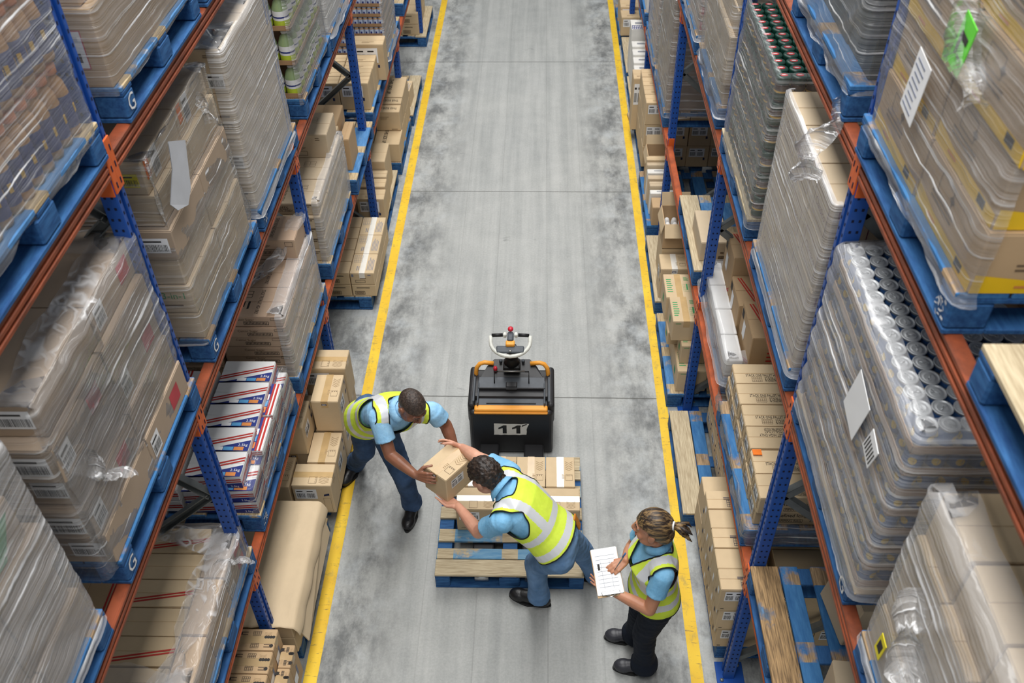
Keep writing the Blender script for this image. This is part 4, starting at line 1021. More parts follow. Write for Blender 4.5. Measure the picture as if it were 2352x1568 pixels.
for k in range(2):
    for i in range(3): carton('u_print' if k else 'u_base', -1.585, 6.49 + .29 * (i + .5), ZF + .132 * k, .215, .285, .13, 'L', 'carton with white tape, %s layer, %s from the near end' % ('upper' if k else 'lower', ORD[i]), 'white-taped cartons')
    for i in range(5): carton('u_base', -1.80, 6.49 + .175 * (i + .5), ZF + .132 * k, .20, .17, .13, 'L', 'small brown carton beside the white-taped ones, %s layer, %s from the near end' % ('upper' if k else 'lower', ORD[i]), 'small brown cartons')
for i in range(2): carton('plain', -1.90, 6.75 + .32 * i, ZF + .266, .08, .28, .16, 'L', 'flat carton on edge behind the white-taped cartons, %s' % ('nearer' if i == 0 else 'farther'), 'flat cartons on edge')
rack_pallet('L', 7.62, 0, 'blue pallet with pale edge board behind the upright', 'raw', -.06)
for st, x0, x1, y0, y1, z0, z1, lb in (('barcoded', -1.80, -1.53, 7.62, 7.80, .15, .44, 'nearest of the row'), ('barcoded', -1.80, -1.54, 7.81, 7.96, .15, .46, 'second of the row'), ('plain_light', -1.80, -1.545, 7.97, 8.10, .15, .47, 'third of the row, torn tape'), ('plain_light', -1.80, -1.57, 8.11, 8.48, .15, .56, 'tall one at the far end of the row'), ('plain', -1.98, -1.81, 7.7, 7.95, .15, .38, 'in shade beside the row')):
    carton(st, (x0 + x1) / 2, (y0 + y1) / 2, z0, x1 - x0 - .004, y1 - y0 - .004, z1 - z0, 'L', 'brown carton behind the upright, ' + lb, 'brown cartons behind the upright')
rack_pallet('L', 8.76, 0, 'blue pallet under the nearer this-side-up cartons', 'blue', -.08); rack_pallet('L', 9.82, 0, 'pale-boarded blue pallet under the small lone carton', 'raw', -.10)
for st, x0, x1, y0, y1, z0, z1, lb in (('sideup_turn', -1.80, -1.52, 8.78, 9.1, .15, .37, 'lowest, near aisle corner'), ('sideup_turn', -2.10, -1.81, 8.78, 9.1, .15, .37, 'lowest, second in from the aisle'), ('sideup', -1.80, -1.53, 9.06, 9.22, .372, .60, 'upper, nearest'), ('sideup', -1.80, -1.53, 9.23, 9.36, .372, .61, 'upper, second from near'), ('sideup_turn', -1.80, -1.53, 9.38, 9.86, .372, .61, 'upper, long one at the far end'), ('sideup', -1.80, -1.53, 9.12, 9.48, .15, .37, 'lower, middle of the aisle row'), ('sideup', -1.80, -1.53, 9.50, 9.86, .15, .37, 'lower, far end of the aisle row')):
    carton(st, (x0 + x1) / 2, (y0 + y1) / 2, z0, x1 - x0 - .004, y1 - y0 - .004, z1 - z0, 'L', 'THIS SIDE UP carton, ' + lb, 'this-side-up cartons')
carton('u_print', -1.64, 10.15, ZF, .2, .26, .2, 'L', 'small lone carton with text on the pale pallet behind the THIS SIDE UP ones', None, -.05)
rack_pallet('L', 11.95, 0, 'blue pallet on the floor at the far end of the left rack', 'raw', -.05)
for k in range(2):
    for i in range(3):
        for j in range(2): carton('u_base', -1.64 - .24 * (j + .5), 11.98 + .28 * (i + .5), ZF + .15 * k, .235, .275, .148, 'L', 'far brown carton by the top edge, %s layer, %s from near, %s' % ('upper' if k else 'lower', ORD[i], 'aisle row' if j == 0 else 'second row in'), 'far left cartons')

# ------------------------------------------------------------------ right rack loads
rack_pallet('R', 2.0, 3.72, 'blue pallet under the yellow-banded cartons, top right', 'blue', -.02, mark='scuff')
grid('R', 2.0, Z3, 'yellowband', 2, 2, 6, .475, .52, .20, 'yellow-banded carton', 'yellow-banded cartons', off=[(0, 0), (.01, .01), (0, -.02), (.02, 0), (0, 0), (.01, .01)])
film('R', 2.0, 2.95, 3.84, 5.05, .03, 'streaky film over the aisle face of the yellow-banded cartons', 'film_mid', 0, amp=.010, seed=40, skirt=.02)
m_ = MB(); m_.box((0, 0, 0), (.003, .09, .15), 'label_lime'); m_.box((-.002, 0, .02), (.002, .05, .02), 'ink_black'); m_.box((-.002, .02, -.01), (.002, .015, .06), 'ink_black'); m_.box((-.002, -.015, -.04), (.002, .04, .02), 'ink_black')
o = m_.build('lime_tag', None, (1.112, 2.39, 4.40), (.2, 0, 0)); tag(o, 'lime green tag with black marks on the yellow-banded load', 'tag')
m_ = MB(); m_.box((0, 0, 0), (.002, .12, .20), 'paper'); [m_.box((-.0015, .01, -.08 + .022 * q), (.001, .08 - .012 * (q % 3), .006), 'ink_bluegrey') for q in range(8)]
o = m_.build('paper_sheet', None, (1.112, 2.60, 4.17), (.15, 0, 0)); tag(o, 'white barcode sheet behind film on the yellow-banded load', 'paper')
tail([(1.12, 2.5, 4.62), (1.10, 2.42, 4.52), (1.115, 2.3, 4.38), (1.12, 2.2, 4.30)], 'torn film around the lime green tag', .10, 41)
rack_pallet('R', .8, 3.72, 'empty pallet with pale boards at the right picture edge', 'raw')
rack_pallet('R', 3.2, 3.72, 'blue pallet under the dark load in silvery film', 'blue')
ST['dark'] = dict(mat='pack_dark', seam='x', tape=None, fn=None)
grid('R', 3.24, Z3, 'dark', 3, 2, 3, .30, .45, .28, 'dark grey pack in silvery film', 'dark packs', off=[(.05, 0), (.02, 0), (.0, 0)])
film('R', 3.22, 4.15, 3.83, 4.65, .9, 'silvery film around the dark packs, top right beam', 'film_mid', 0, amp=.014, seed=42, skirt=.02)
tail([(1.17, 3.22, 3.80), (1.12, 3.20, 3.72), (1.04, 3.19, 3.62), (1.03, 3.18, 3.52), (1.05, 3.18, 3.46)], 'long film end dangling from the dark load over the beam', .10, 43)
# middle level, first bay: tins
rack_pallet('R', 1.97, 2.38, 'blue pallet with white stencil under the wrapped tins', 'blue', -.01, mark='G')
m_ = MB(); m_.box((0, 0, 0), (1.1, 1.04, .006), 'kraft_pale'); o = m_.build('card_layer', None, (1.15 + .54, 2.44, 2.534)); tag(o, 'pale card sheet between the tin trays and the pallet', 'card sheet')
stackup('tin', 'R', 1.95, 2.54, 14, 7, 8, .068, .104, 'silver-lidded tin', 'silver-lidded tins', 'tin', rows=1, near=1, tlabel='cardboard tray under the silver-lidded tins', depth=.60)
film('R', 1.94, 2.92, 2.50, 3.372, .5, 'ridged film around the silver-lidded tins', 'film_heavy', .07, amp=.007, seed=44, prof=lambda z: .016 * abs(math.sin((z - 2.54) / .104 * PI)) ** .6)
m_ = MB(); m_.box((0, 0, 0), (.002, .16, .22), 'paper'); o = m_.build('paper_sheet', None, (1.105, 2.30, 3.12), (.25, 0, 0)); tag(o, 'blank grey-white sheet under film on the tin load', 'paper')
m_ = MB(); m_.box((0, 0, 0), (.003, .09, .12), 'paper')
for q in range(6): m_.box((-.0022, -.035 + .014 * q, -.01), (.001, .005, .07), 'ink_black')
o = m_.build('barcode_sticker', None, (1.103, 2.10, 3.12), (.3, 0, 0)); tag(o, 'crumpled white barcode sticker on the tin load', 'sticker')
rack_pallet('R', .78, 2.38, 'blue pallet at the bottom right under the big brown cartons', 'blue', mark='scuff')
grid('R', .78, Z2, 'plain_light', 4, 2, 4, .245, .55, .197, 'big plain brown carton', 'big brown cartons, bottom right', off=[(0, 0), (.005, 0), (0, 0), (.03, 0)])
film('R', .78, 1.765, 2.49, 3.325, .06, 'glossy film over the aisle face of the big brown cartons', 'film_heavy', .13, amp=.009, seed=45, near=False, skirt=.02)
m_ = MB(); m_.box((0, 0, 0), (.003, .05, .10), 'label_yellow'); m_.box((-.002, 0, 0), (.001, .03, .05), 'ink_black')
o = m_.build('yellow_sticker', None, (1.128, 1.64, 2.66), (.1, 0, 0)); tag(o, 'yellow sticker on the film of the big brown cartons', 'sticker')
tail([(1.13, 1.55, 3.05), (1.10, 1.50, 2.95), (1.11, 1.40, 2.86), (1.12, 1.28, 2.9)], 'bunched torn film on the big brown cartons', .11, 46)
# middle level, second bay
rack_pallet('R', 3.1, 2.38, 'blue pallet under the cartons marked 115', 'blue')
grid('R', 3.1, Z2, 'classico', 3, 2, 4, .315, .44, .221, 'tall carton marked 115', 'cartons marked 115')
film('R', 3.1, 4.05, 2.49, 3.42, .03, 'smooth film over the aisle face of the cartons marked 115', 'film_heavy', .02, amp=.004, seed=47, skirt=.02)
rack_pallet('R', 4.28, 2.38, 'blue pallet under the green-lidded jars', 'rawedge')
stackup('coffee', 'R', 4.28, Z2, 12, 6, 6, .078, .139, 'green-lidded jar', 'green-lidded jars', 'jar', rows=1, near=1)
film('R', 4.27, 5.22, 2.485, 3.37, .47, 'wrinkled film around the green-lidded jars', 'film_mid', .035, amp=.008, seed=48, prof=lambda z: -.02 * (z - 2.5) + .008 * abs(math.sin((z - 2.53) / .139 * PI)))
m_ = MB(); m_.box((0, 0, 0), (.09, .002, .05), 'paper'); o = m_.build('paper_sheet', None, (1.28, 4.255, 2.98)); tag(o, 'white slip under film on the green-lidded jars, upper one', 'paper')
m_ = MB(); m_.box((0, 0, 0), (.09, .002, .05), 'paper'); o = m_.build('paper_sheet', None, (1.26, 4.255, 2.72)); tag(o, 'white slip under film on the green-lidded jars, lower one', 'paper')
# third bay
rack_pallet('R', 5.52, 2.38, 'blue pallet under the jagged beige cartons', 'blue', -.01)
grid('R', 5.52, Z2, 'threeinone', 3, 2, 5, .31, .45, .16, 'beige carton in loose film', 'jagged beige cartons', off=[(.02, .05), (.0, .0), (.0, .0), (.03, .02), (.04, .02)], styles=lambda i, j, k: 'plain_pale')
film('R', 5.5, 6.45, 2.49, 3.35, .25, 'loose film over the jagged beige cartons', 'film_mid', .05, amp=.014, seed=49, skirt=.02)
rack_pallet('R', 6.62, 2.38, 'blue pallet under the red-labelled tins', 'blue')
stackup('redtin', 'R', 6.63, Z2, 12, 5, 5, .068, .112, 'red-labelled tin', 'red-labelled tins', 'tin', rows=0, near=1, top=False, tlabel='white tray under the red-labelled tins', depth=.36)
film('R', 6.62, 7.46, 2.49, 3.12, .05, 'grey film over the aisle face of the red-labelled tins', 'film_heavy', 0, amp=.008, seed=50, skirt=.02)
# lowest level, first bay: empty pallet
rack_pallet('R', 1.93, 1.08, 'empty blue and raw-wood pallet on the lowest right beam', 'dirty', -.02)
carton('endbox', 1.47, 2.10, Z1, .24, .30, .24, 'R', 'brown carton with printed side sitting on the empty pallet', 'cartons by the empty pallet', -.08)
carton('threeinone', 1.60, 2.62, Z1, .26, .30, .30, 'R', 'tilted brown carton at the back of the empty pallet', 'cartons by the empty pallet', 0, (0, .16, .12))
# lowest level, second bay: icing sugar and red-striped cartons
rack_pallet('R', 3.16, 1.08, 'blue pallet with loose film under the icing sugar cartons', 'blue', -.02)
grid('R', 3.17, Z1, 'sugar', 6, 3, 2, .175, .40, .135, 'icing sugar carton', 'icing sugar cartons', off=[(.03, .03), (.03, 0)], styles=lambda i, j, k: 'sugar_flip' if i == 2 else 'sugar')
m_ = MB(); m_.box((0, 0, 0), (.05, .04, .002), 'label_orange'); o = m_.build('orange_sticker', None, (1.215, 3.49, Z1 + .2785)); tag(o, 'bright orange sticker on an icing sugar carton', 'sticker')
film('R', 3.17, 4.22, 1.10, 1.29, .9, 'low band of loose film around the bottom of the icing sugar pallet', 'film_mid', 0, amp=.016, seed=51, skirt=-.01)
rack_pallet('R', 4.36, 1.08, 'blue pallet with white film edge under the red-striped boxes', 'blue', .04)
for i in range(4): carton('whiteplain', 1.245, 4.38 + .26 * (i + .5), Z1, .11, .25, .14, 'R', 'low white pack under film on the pallet edge, %s from the near end' % ORD[i], 'low white packs')
film('R', 4.37, 5.42, 1.19, 1.38, .13, 'white film over the low packs beside the red-striped boxes', 'film_heavy', .10, x0=.04, amp=.008, seed=52, skirt=.03)
for x, y, w, d, h, lb in ((1.455, 4.53, .27, .36, .36, 'nearest of three'), (1.44, 4.88, .28, .32, .31, 'middle of three, lowest'), (1.43, 5.19, .27, .30, .46, 'farthest of three')):
    carton('redstripe', x, y, Z1, w, d, h, 'R', 'large brown box with red double stripe, ' + lb, 'red-striped boxes')
carton('plain_pale', 1.62, 5.32, Z1, .12, .2, .40, 'R', 'tall pale carton behind the farthest red-striped box, left one', 'tall pale cartons'); carton('plain', 1.76, 5.30, Z1, .13, .2, .46, 'R', 'tall brown carton behind the farthest red-striped box, right one', 'tall pale cartons')
rack_pallet('R', 5.5, 1.08, 'worn pallet with raw boards and one box, third right bay', 'raw')
carton('endbox', 1.28, 5.82, Z1, .20, .42, .17, 'R', 'long pale box on the worn pallet in the third right bay', None)
# fourth bay
rack_pallet('R', 7.86, 1.08, 'blue pallet under the wrapped cartons with dark disc', 'blue')
grid('R', 7.88, Z1, 'disc', 2, 1, 1, .44, 1.0, 1.04, 'brown wrapped bale with round dark print', 'bales with dark disc', rowlabel=False)
film('R', 7.87, 8.78, 1.19, 2.29, .9, 'grey film around the bale with round dark print', 'film_mid', .05, amp=.008, seed=53, skirt=.02)
rack_pallet('R', 8.9, 1.08, 'blue pallet under the orange and yellow food tins', 'blue')
stackup('foodtin', 'R', 8.9, Z1, 10, 3, 8, .068, .112, 'black and yellow food tin', 'black and yellow food tins', 'tin', rows=0, near=1, top=False, tlabel='white tray under the black and yellow tins', depth=.22)
film('R', 8.9, 9.75, 1.19, 2.15, .03, 'grey film over the aisle face of the food tins', 'film_heavy', 0, amp=.006, seed=54, skirt=.02)
rack_pallet('R', 10.1, 1.08, 'blue pallet on the lowest right beam near the top picture edge', 'blue')
grid('R', 10.1, Z1, 'whitelist', 3, 2, 1, .3, .4, .3, 'pale pack near the top picture edge', 'pale packs, far right')
# floor, right
rack_pallet('R', 3.08, 0, 'blue pallet on the floor under the tall grid-printed cartons', 'blue', -.035)
for k in range(3):
    for j in range(3):
        for i in range(5):
            if k < 2 and j > 0 and i > 0: continue
            carton('tallgrid' if i % 2 == 0 else 'tallplain', 1.085 + .30 * (j + .5) - .02 * k * (j == 0), 3.07 + .145 * (i + .5) - .01 * k, ZF + .222 * k, .295, .141, .22, 'R', 'grid-printed carton, %s layer, %s from the near end, %s' % (('bottom', 'middle', 'top')[k], ORD[i], 'aisle row' if j == 0 else '%s row in' % ORD[j]), 'grid-printed cartons', 0)
for k in range(3): carton('tallplain', 1.085 + .30 * .5, 3.80 + .14, ZF + .222 * k, .295, .27, .22, 'R', 'plain carton at the far end of the grid-printed row, %s layer' % ('bottom', 'middle', 'top')[k], 'grid-printed cartons') if k < 2 else None
rack_pallet('R', 4.1, 0, 'empty blue pallet with one pale edge board on the floor', 'rawedge', -.135)
for i in range(4):
    for k in range(2): carton('brand_x', 1.40, 4.15 + .215 * (i + .5), ZF + .17 * k, .22, .21, .168, 'R', 'brown carton behind the empty floor pallet, %s layer, %s from the near end' % ('upper' if k else 'lower', ORD[i]), 'cartons behind the empty floor pallet')
rack_pallet('R', 5.28, 0, 'blue pallet on the floor under the green-printed cartons', 'std', -.13)
for x0, x1, y0, y1, z0, z1, lb in ((1.08, 1.32, 5.31, 5.60, .15, .37, 'bottom layer, near aisle corner'), (1.08, 1.32, 5.61, 6.15, .15, .37, 'bottom layer, far aisle side'), (1.33, 1.56, 5.31, 5.60, .15, .37, 'bottom layer, near end, second in'), (1.57, 1.8, 5.31, 5.60, .15, .37, 'bottom layer, near end, third in'),
    (1.10, 1.30, 5.40, 5.60, .372, .56, 'small one at the near edge'), (1.02, 1.25, 5.62, 5.78, .372, .50, 'hidden under the two upright ones'), (1.02, 1.235, 5.46, 5.765, .562, .76, 'top layer, nearer of the big two'), (1.0, 1.225, 5.775, 6.08, .505, .74, 'top layer, farther of the big two'),
    (1.33, 1.52, 5.62, 5.86, .372, .64, 'beside the big two, nearer'), (1.33, 1.52, 5.88, 6.15, .372, .66, 'beside the big two, farther')):
    carton('greenprint', (x0 + x1) / 2, (y0 + y1) / 2, z0, x1 - x0 - .004, y1 - y0 - .004, z1 - z0, 'R', 'brown carton with green print, ' + lb, 'green-printed cartons')
rack_pallet('R', 6.44, 0, 'worn blue pallet with a bare edge strip on the floor', 'raw', -.13)
carton('brand_white', 1.17, 6.60, ZF, .24, .22, .32, 'R', 'brown carton with stacking mark below the open carton', 'cartons near the open carton')
carton('plain_light', 1.20, 6.88, ZF, .25, .30, .36, 'R', 'brown carton hidden under the open carton', 'cartons near the open carton')
def open_carton(x, y, z, w, d, h, label, fill=True):
    m = MB(); t = .005
    for e in (-1, 1):
        m.box((e * (w / 2 - t / 2), 0, h / 2), (t, d, h), 'kraft_mid'); m.box((0, e * (d / 2 - t / 2), h / 2), (w - 2 * t, t, h), 'kraft_mid')
    m.box((0, 0, t / 2), (w, d, t), 'kraft_mid'); r = m.build('open_carton', None, (x, y, z)); tag(r, label, 'carton')
    for i, (ax, ay) in enumerate(((0, 1), (0, -1), (1, 0), (-1, 0))):
        f = MB(); ln = .5 * (d if ay else w) * .8
        if ay: f.box((0, 0, ln / 2), (w, .004, ln), 'kraft_light'); o = f.build('flap', r, (0, ay * (d / 2), h), (-ay * (.35 if ay > 0 else 2.4), 0, 0))
        else: f.box((0, 0, ln / 2), (.004, d, ln), 'kraft_light'); o = f.build('flap', r, (ax * w / 2, 0, h), (0, ax * 2.9, 0))
    return r
open_carton(1.20, 6.88, .512, .25, .30, .26, 'open brown carton with upright flap showing white caps inside')
for i in range(3):
    for j in range(2):
        m_ = MB(); m_.lathe([(.025, 0), (.028, .01), (.028, .10), (.02, .13), (.012, .14)], 'card_white', 12); o = m_.build('bottle', None, (1.13 + .065 * i, 6.92 + .075 * j, .52)); tag(o, 'white-capped bottle inside the open carton, %s, %s row' % (('aisle side', 'middle', 'rack side')[i], 'near' if j == 0 else 'far'), 'bottle', 'white-capped bottles')
rack_pallet('R', 7.6, 0, 'blue pallet on the floor under the flat white and brown packs', 'blue', -.11)
for k, (st, y0, y1, z1, x0) in enumerate((('plain', 7.60, 7.78, .36, 1.08), ('whitelist', 7.79, 7.86, .40, 1.07), ('plain_pale', 7.87, 7.96, .43, 1.07), ('plain_pale', 7.97, 8.04, .45, 1.06), ('whitelist', 8.05, 8.13, .47, 1.06), ('plain_pale', 8.14, 8.20, .50, 1.06), ('plain_light', 8.21, 8.28, .52, 1.06))):
    carton(st, x0 + .13, (y0 + y1) / 2, ZF, .26, y1 - y0 - .004, z1 - ZF, 'R', ('%s pack standing on edge, %s from the near end' % ('white' if st == 'whitelist' else 'brown', ORD[k])), 'packs standing on edge')
open_carton(1.20, 8.42, ZF, .24, .24, .36, 'half-open carton of white tubes beyond the upright packs')
rack_pallet('R', 8.74, 0, 'blue pallet on the floor under the barcoded cartons', 'blue', -.08)
grid('R', 8.68, ZF, 'barcoded', 4, 4, 3, .19, .235, .25, 'barcoded brown carton', 'barcoded cartons on the floor', x0=-.09)
rack_pallet('R', 9.78, 0, 'worn pallet with bare strip beyond the barcoded cartons', 'raw', -.10)
carton('barcoded', 1.06, 9.58, ZF, .12, .22, .62, 'R', 'narrow barcoded carton standing on the aisle edge, farther end', None)
for i in range(5): carton('whitelist', 1.19, 10.05 + .15 * i, ZF, .24, .145, .36 + .03 * i, 'R', 'white stacked pack on the far floor pallet, %s from the near end' % ORD[i], 'white stacked packs')
carton('purplewhite', 1.19, 10.92, ZF, .24, .28, .60, 'R', 'white pack with purple printed top on the far floor pallet', None)
rack_pallet('R', 10.9, 0, 'pale-topped pallet near the far right upright', 'raw', -.10)
for i in range(3): carton('barcoded', 1.16, 12.05 + .24 * i, ZF, .24, .235, .25 + .04 * i, 'R', 'far right brown carton near the top edge, %s from the near end' % ORD[i], 'far right cartons')
rack_pallet('R', 11.97, 0, 'blue pallet on the floor at the far end of the right rack', 'blue', -.12)
m_ = MB(); m_.box((0, 0, .02), (.05, .34, .04), 'pallet_deck', .003, Matrix.Rotation(.1, 3, 'Z')); o = m_.build('timber_offcut', None, (1.055, 9.9, 0)); tag(o, 'loose timber offcut on the floor against the right line', 'timber')

# ------------------------------------------------------------------ pallet truck, its pallet and cartons
simple('truck_black', '#232325', .42, var=.15, vscale=6, bump=.05, bscale=220); simple('truck_grey', '#4A4F55', .5, var=.18, vscale=10); simple('truck_orange', '#F0A23C', .45, var=.06)
simple('rubber_black', '#19191A', .55); simple('handle_grey', '#D5D5CC', .4); simple('button_red', '#C8283A', .35); simple('steel', '#B9BABA', .3, .9); simple('plate_white', '#DADAD6', .55, var=.06)
def truck():
    X, Y = -.215, 4.76
    r = empty('pallet_truck', (X, Y, 0)); tag(r, 'black electric pallet truck numbered 11 with orange rails, standing in the aisle', 'pallet truck')
    m = MB(); m.box((0, .20, .245), (.63, .40, .45), 'truck_black', .03, None, 3); m.box((0, .28, .26), (.60, .30, .50), 'truck_black', .03, None, 2); m.build('chassis', r)
    for e in (-1, 1):
        m = MB(); m.box((e * .295, .24, .42), (.055, .42, .20), 'truck_black', .025, None, 3); m.box((e * .282, .20, .515), (.018, .26, .012), 'truck_grey', .004); m.build('side_cover', r)
    m = MB(); m.box((0, .03, .475), (.545, .055, .045), 'truck_orange', .015, None, 3); m.box((0, .005, .462), (.545, .02, .02), 'truck_orange', .005); m.build('bumper_strip', r)
    m = MB(); m.box((0, .12, .478), (.50, .13, .012), 'truck_grey', .004); m.box((0, .195, .505), (.50, .012, .06), 'truck_black', .003); m.box((0, .255, .522), (.50, .11, .012), 'truck_grey', .004, Matrix.Rotation(.18, 3, 'X'))
    for e in (-1, 1): m.box((e * .248, .16, .505), (.012, .24, .05), 'truck_grey', .004)
    m.box((0, .078, .487), (.37, .006, .006), 'rubber_black'); m.build('tray', r)
    m = MB(); m.box((0, .225, .53), (.085, .05, .03), 'truck_black', .006, Matrix.Rotation(.2, 3, 'X')); m.box((0, .190, .515), (.085, .012, .03), 'rubber_black', .003); m.build('latch', r)
    m = MB(); v = [(-.25, .30), (.25, .30), (.20, .38), (.14, .44), (-.14, .44), (-.20, .38)]
    m.add([(x, y, .50) for x, y in v] + [(x * .96, y, z) for (x, y), z in zip(v, (.53, .53, .575, .60, .60, .575))], [(0, 1, 7, 6), (1, 2, 8, 7), (2, 3, 9, 8), (3, 4, 10, 9), (4, 5, 11, 10), (5, 0, 6, 11), (6, 7, 8, 9, 10, 11), (5, 4, 3, 2, 1, 0)], 'truck_black'); m.build('dashboard', r)
    m = MB(); m.box((0, .36, .61), (.13, .12, .06), 'rubber_black', .02, None, 2); m.lathe([(.06, 0), (.05, .05), (.04, .09)], 'rubber_black', 14, (0, .36, .63)); m.build('tiller_boot', r)
    m = MB(); m.lathe([(.014, 0), (.016, .03), (.012, .045)], 'button_red', 12, (-.125, .34, .565)); m.build('stop_button', r)
    for e in (-.085, .085):
        m = MB(); m.lathe([(.012, 0), (.014, .02), (.010, .03)], 'truck_grey', 10, (e, .40, .60)); m.build('knob', r)
    m = MB(); m.tube([(-.13, .25, .53), (-.13, .28, .62), (.13, .28, .62), (.13, .25, .53)], .005, 'rubber_black', 6); m.tube([(-.10, .28, .624), (.10, .28, .624)], .007, 'steel', 6); m.build('paper_clip_bar', r)
    for e in (-1, 1):
        m = MB(); m.tube([(e * .272, .36, .40), (e * .275, .365, .52), (e * .268, .375, .57), (e * .245, .385, .60), (e * .21, .39, .61), (e * .14, .39, .60)], .017, 'truck_orange', 12); m.build('guard_rail', r)
    t = MB(); t.tube([(0, .36, .66), (0, .32, .80), (0, .25, .95)], [.035, .03, .026], 'truck_black', 10); t = t.build('tiller', r)
    m = MB(); m.box((0, .33, .815), (.075, .05, .05), 'rubber_black', .008); m.build('display_housing', t)
    m = MB(); m.box((0, .312, .845), (.07, .035, .004), 'plate_white', 0, Matrix.Rotation(-.4, 3, 'X')); m.box((0, .296, .836), (.07, .008, .005), 'button_red'); m.build('tiller_sticker', t)
    c = [(-.142, .235, 1.02)]
    for i in range(13):
        a = PI + PI * i / 12; c.append((.142 * math.cos(a), .20 + .10 * math.sin(a), .995 + .05 * math.sin(a)))
    c.append((.142, .235, 1.02))
    m = MB(); m.tube(c, .014, 'handle_grey', 10); m.build('handle_loop', t)
    m = MB(); m.box((0, .14, .975), (.20, .055, .02), 'truck_grey', .008, Matrix.Rotation(.5, 3, 'X')); m.build('handle_pad', t)
    for e in (-1, 1):
        m = MB(); m.tube([(e * .135, .238, 1.022), (e * .055, .24, 1.025)], .013, 'rubber_black', 10); m.build('grip', t)
        m = MB(); m.box((e * .040, .24, 1.025), (.024, .035, .035), 'handle_grey', .006); m.build('thumb_switch', t)
    m = MB(); m.box((0, .225, 1.01), (.046, .09, .05), 'truck_grey', .012, None, 2); m.build('control_head', t)
    m = MB(); m.box((0, .17, 1.005), (.066, .05, .03), 'truck_orange', .01, None, 2); m.build('control_cover', t)
    m = MB(); m.lathe([(.018, -.01), (.021, 0), (.018, .012), (.008, .016)], 'button_red', 12, (0, .275, 1.05)); m.build('belly_button', t)
    m = MB(); m.lathe([(.010, 0), (.008, .006)], 'steel', 10, (0, .115, .985)); m.build('bolt', t)
    # number plate with the painted number
    f = Face((-.005, .0, .29), (1, 0, 0), (0, 0, 1), .25, .13); m = MB()
    rr = random.Random(3); pts = []
    for x0, y0, x1, y1, n in ((-.125, -.06, .118, -.06, 9), (.118, -.06, .122, .02, 4), (.122, .02, .14, .06, 3), (.14, .06, -.12, .062, 9), (-.125, .062, -.127, -.06, 5)):
        for i in range(n): pts.append((x0 + (x1 - x0) * i / n + rr.uniform(-.003, .003), y0 + (y1 - y0) * i / n + rr.uniform(-.004, .003)))
    poly(m, f, pts, 'plate_white', .002); pl = m.build('number_plate', r)
    m = MB()
    for x in (-.058, .045):
        poly(m, f, [(x - .002, -.045), (x + .028, -.045), (x + .028, .045), (x + .005, .045), (x - .034, .018), (x - .034, .002), (x - .002, .014)], 'truck_black', .003)
    m.build('number', pl)
    m = MB(); poly(m, f, [(.06, .036), (.085, .03), (.125, .056), (.118, .06)], 'rubber_black', .0035); poly(m, f, [(.075, .055), (.078, .03), (.083, .03), (.09, .056)], 'plate_white', .004); m.build('scratch', pl)
    for e in (-1, 1):
        m = MB(); m.box((e * .17, -.56, .095), (.15, 1.16, .045), 'truck_black', .012, None, 2); fk = m.build('fork', r)
        m = MB(); m.lathe([(.03, -.05), (.04, -.045), (.04, .045), (.03, .05)], 'steel', 16)
        w = m.build('load_wheel', fk, (e * .17 - .005, -1.12, .045), (0, PI / 2, 0))
        m = MB(); m.lathe([(.05, -.03), (.06, -.025), (.06, .025), (.05, .03)], 'rubber_black', 16); m.build('castor_wheel', r, (e * .22, .30, .06), (0, PI / 2, 0))
truck()
ap = pallet('aisle', (-.20, 4.09, .0), 0, 'blue and raw-wood pallet on the truck forks in the aisle'); ap.scale = (1, .87, 1)
GA = 'cartons on the aisle pallet'
for i in range(4):
    carton('brand_white' if i in (0, 3) else 'brand_x', .245 - .206 * (3 - i) - .10, 4.265, ZF, .202, .272, .245, 'L', 'carton with stacking mark in the far row of the aisle pallet, %s from left' % ORD[i], GA)
for i in range(3):
    carton('brand_whitex', -.43 + .283 * i, 4.03, ZF, .279, .192, .235, 'L', 'carton in the near row of the aisle pallet, %s from left' % ORD[i], GA)
carton('brand_x', -.562, 3.755, .89, .195, .255, .21, 'L', 'brown carton held up between the two men', None, -.675)

# ------------------------------------------------------------------ people
def skin_mat(name, a, b_, rough=.5):
    t = NT(name); t.base(t.ramp(t.noise(9, t.coord(), 4), [(.3, hexc(b_)), (.7, hexc(a))])); t.b.inputs['Roughness'].default_value = rough
    t.b.inputs['Subsurface Weight'].default_value = .08; t.b.inputs['Subsurface Radius'].default_value = (.02, .008, .004); MATS[name] = t.m
skin_mat('skin_dark', '#9C6A50', '#855642', .40); skin_mat('skin_fair', '#DDA78C', '#CC9178'); skin_mat('skin_tan', '#C98E6E', '#B57B5C')
def cloth(name, a, b_, sc=14, bumps=.35, rough=.8, stretch=(1, 1, .5)):
    t = NT(name); v = t.coord('Object', stretch); n = t.noise(sc, v, 4); t.base(t.ramp(n, [(.3, hexc(b_)), (.7, hexc(a))]))
    t.b.inputs['Roughness'].default_value = rough; t.b.inputs['Specular IOR Level'].default_value = .2
    t.ln(t.bump(t.noise(sc * 1.2, v, 3), bumps, .02), t.b.inputs['Normal']); MATS[name] = t.m
cloth('shirt_blue', '#A6D4F2', '#8FC4EA', 16, .5); cloth('shirt_teal', '#8CC3E6', '#74B2DA', 16, .5); cloth('vest_yellow', '#E2F757', '#D6EF49', 9, .35)
cloth('jeans_dark', '#4A648A', '#2E425F', 10, .5, .85, (1, 1, .8)); cloth('jeans_blue', '#7698C0', '#54779F', 9, .5, .85, (1, 1, .8)); cloth('trousers_navy', '#1B222F', '#141A25', 12, .4)
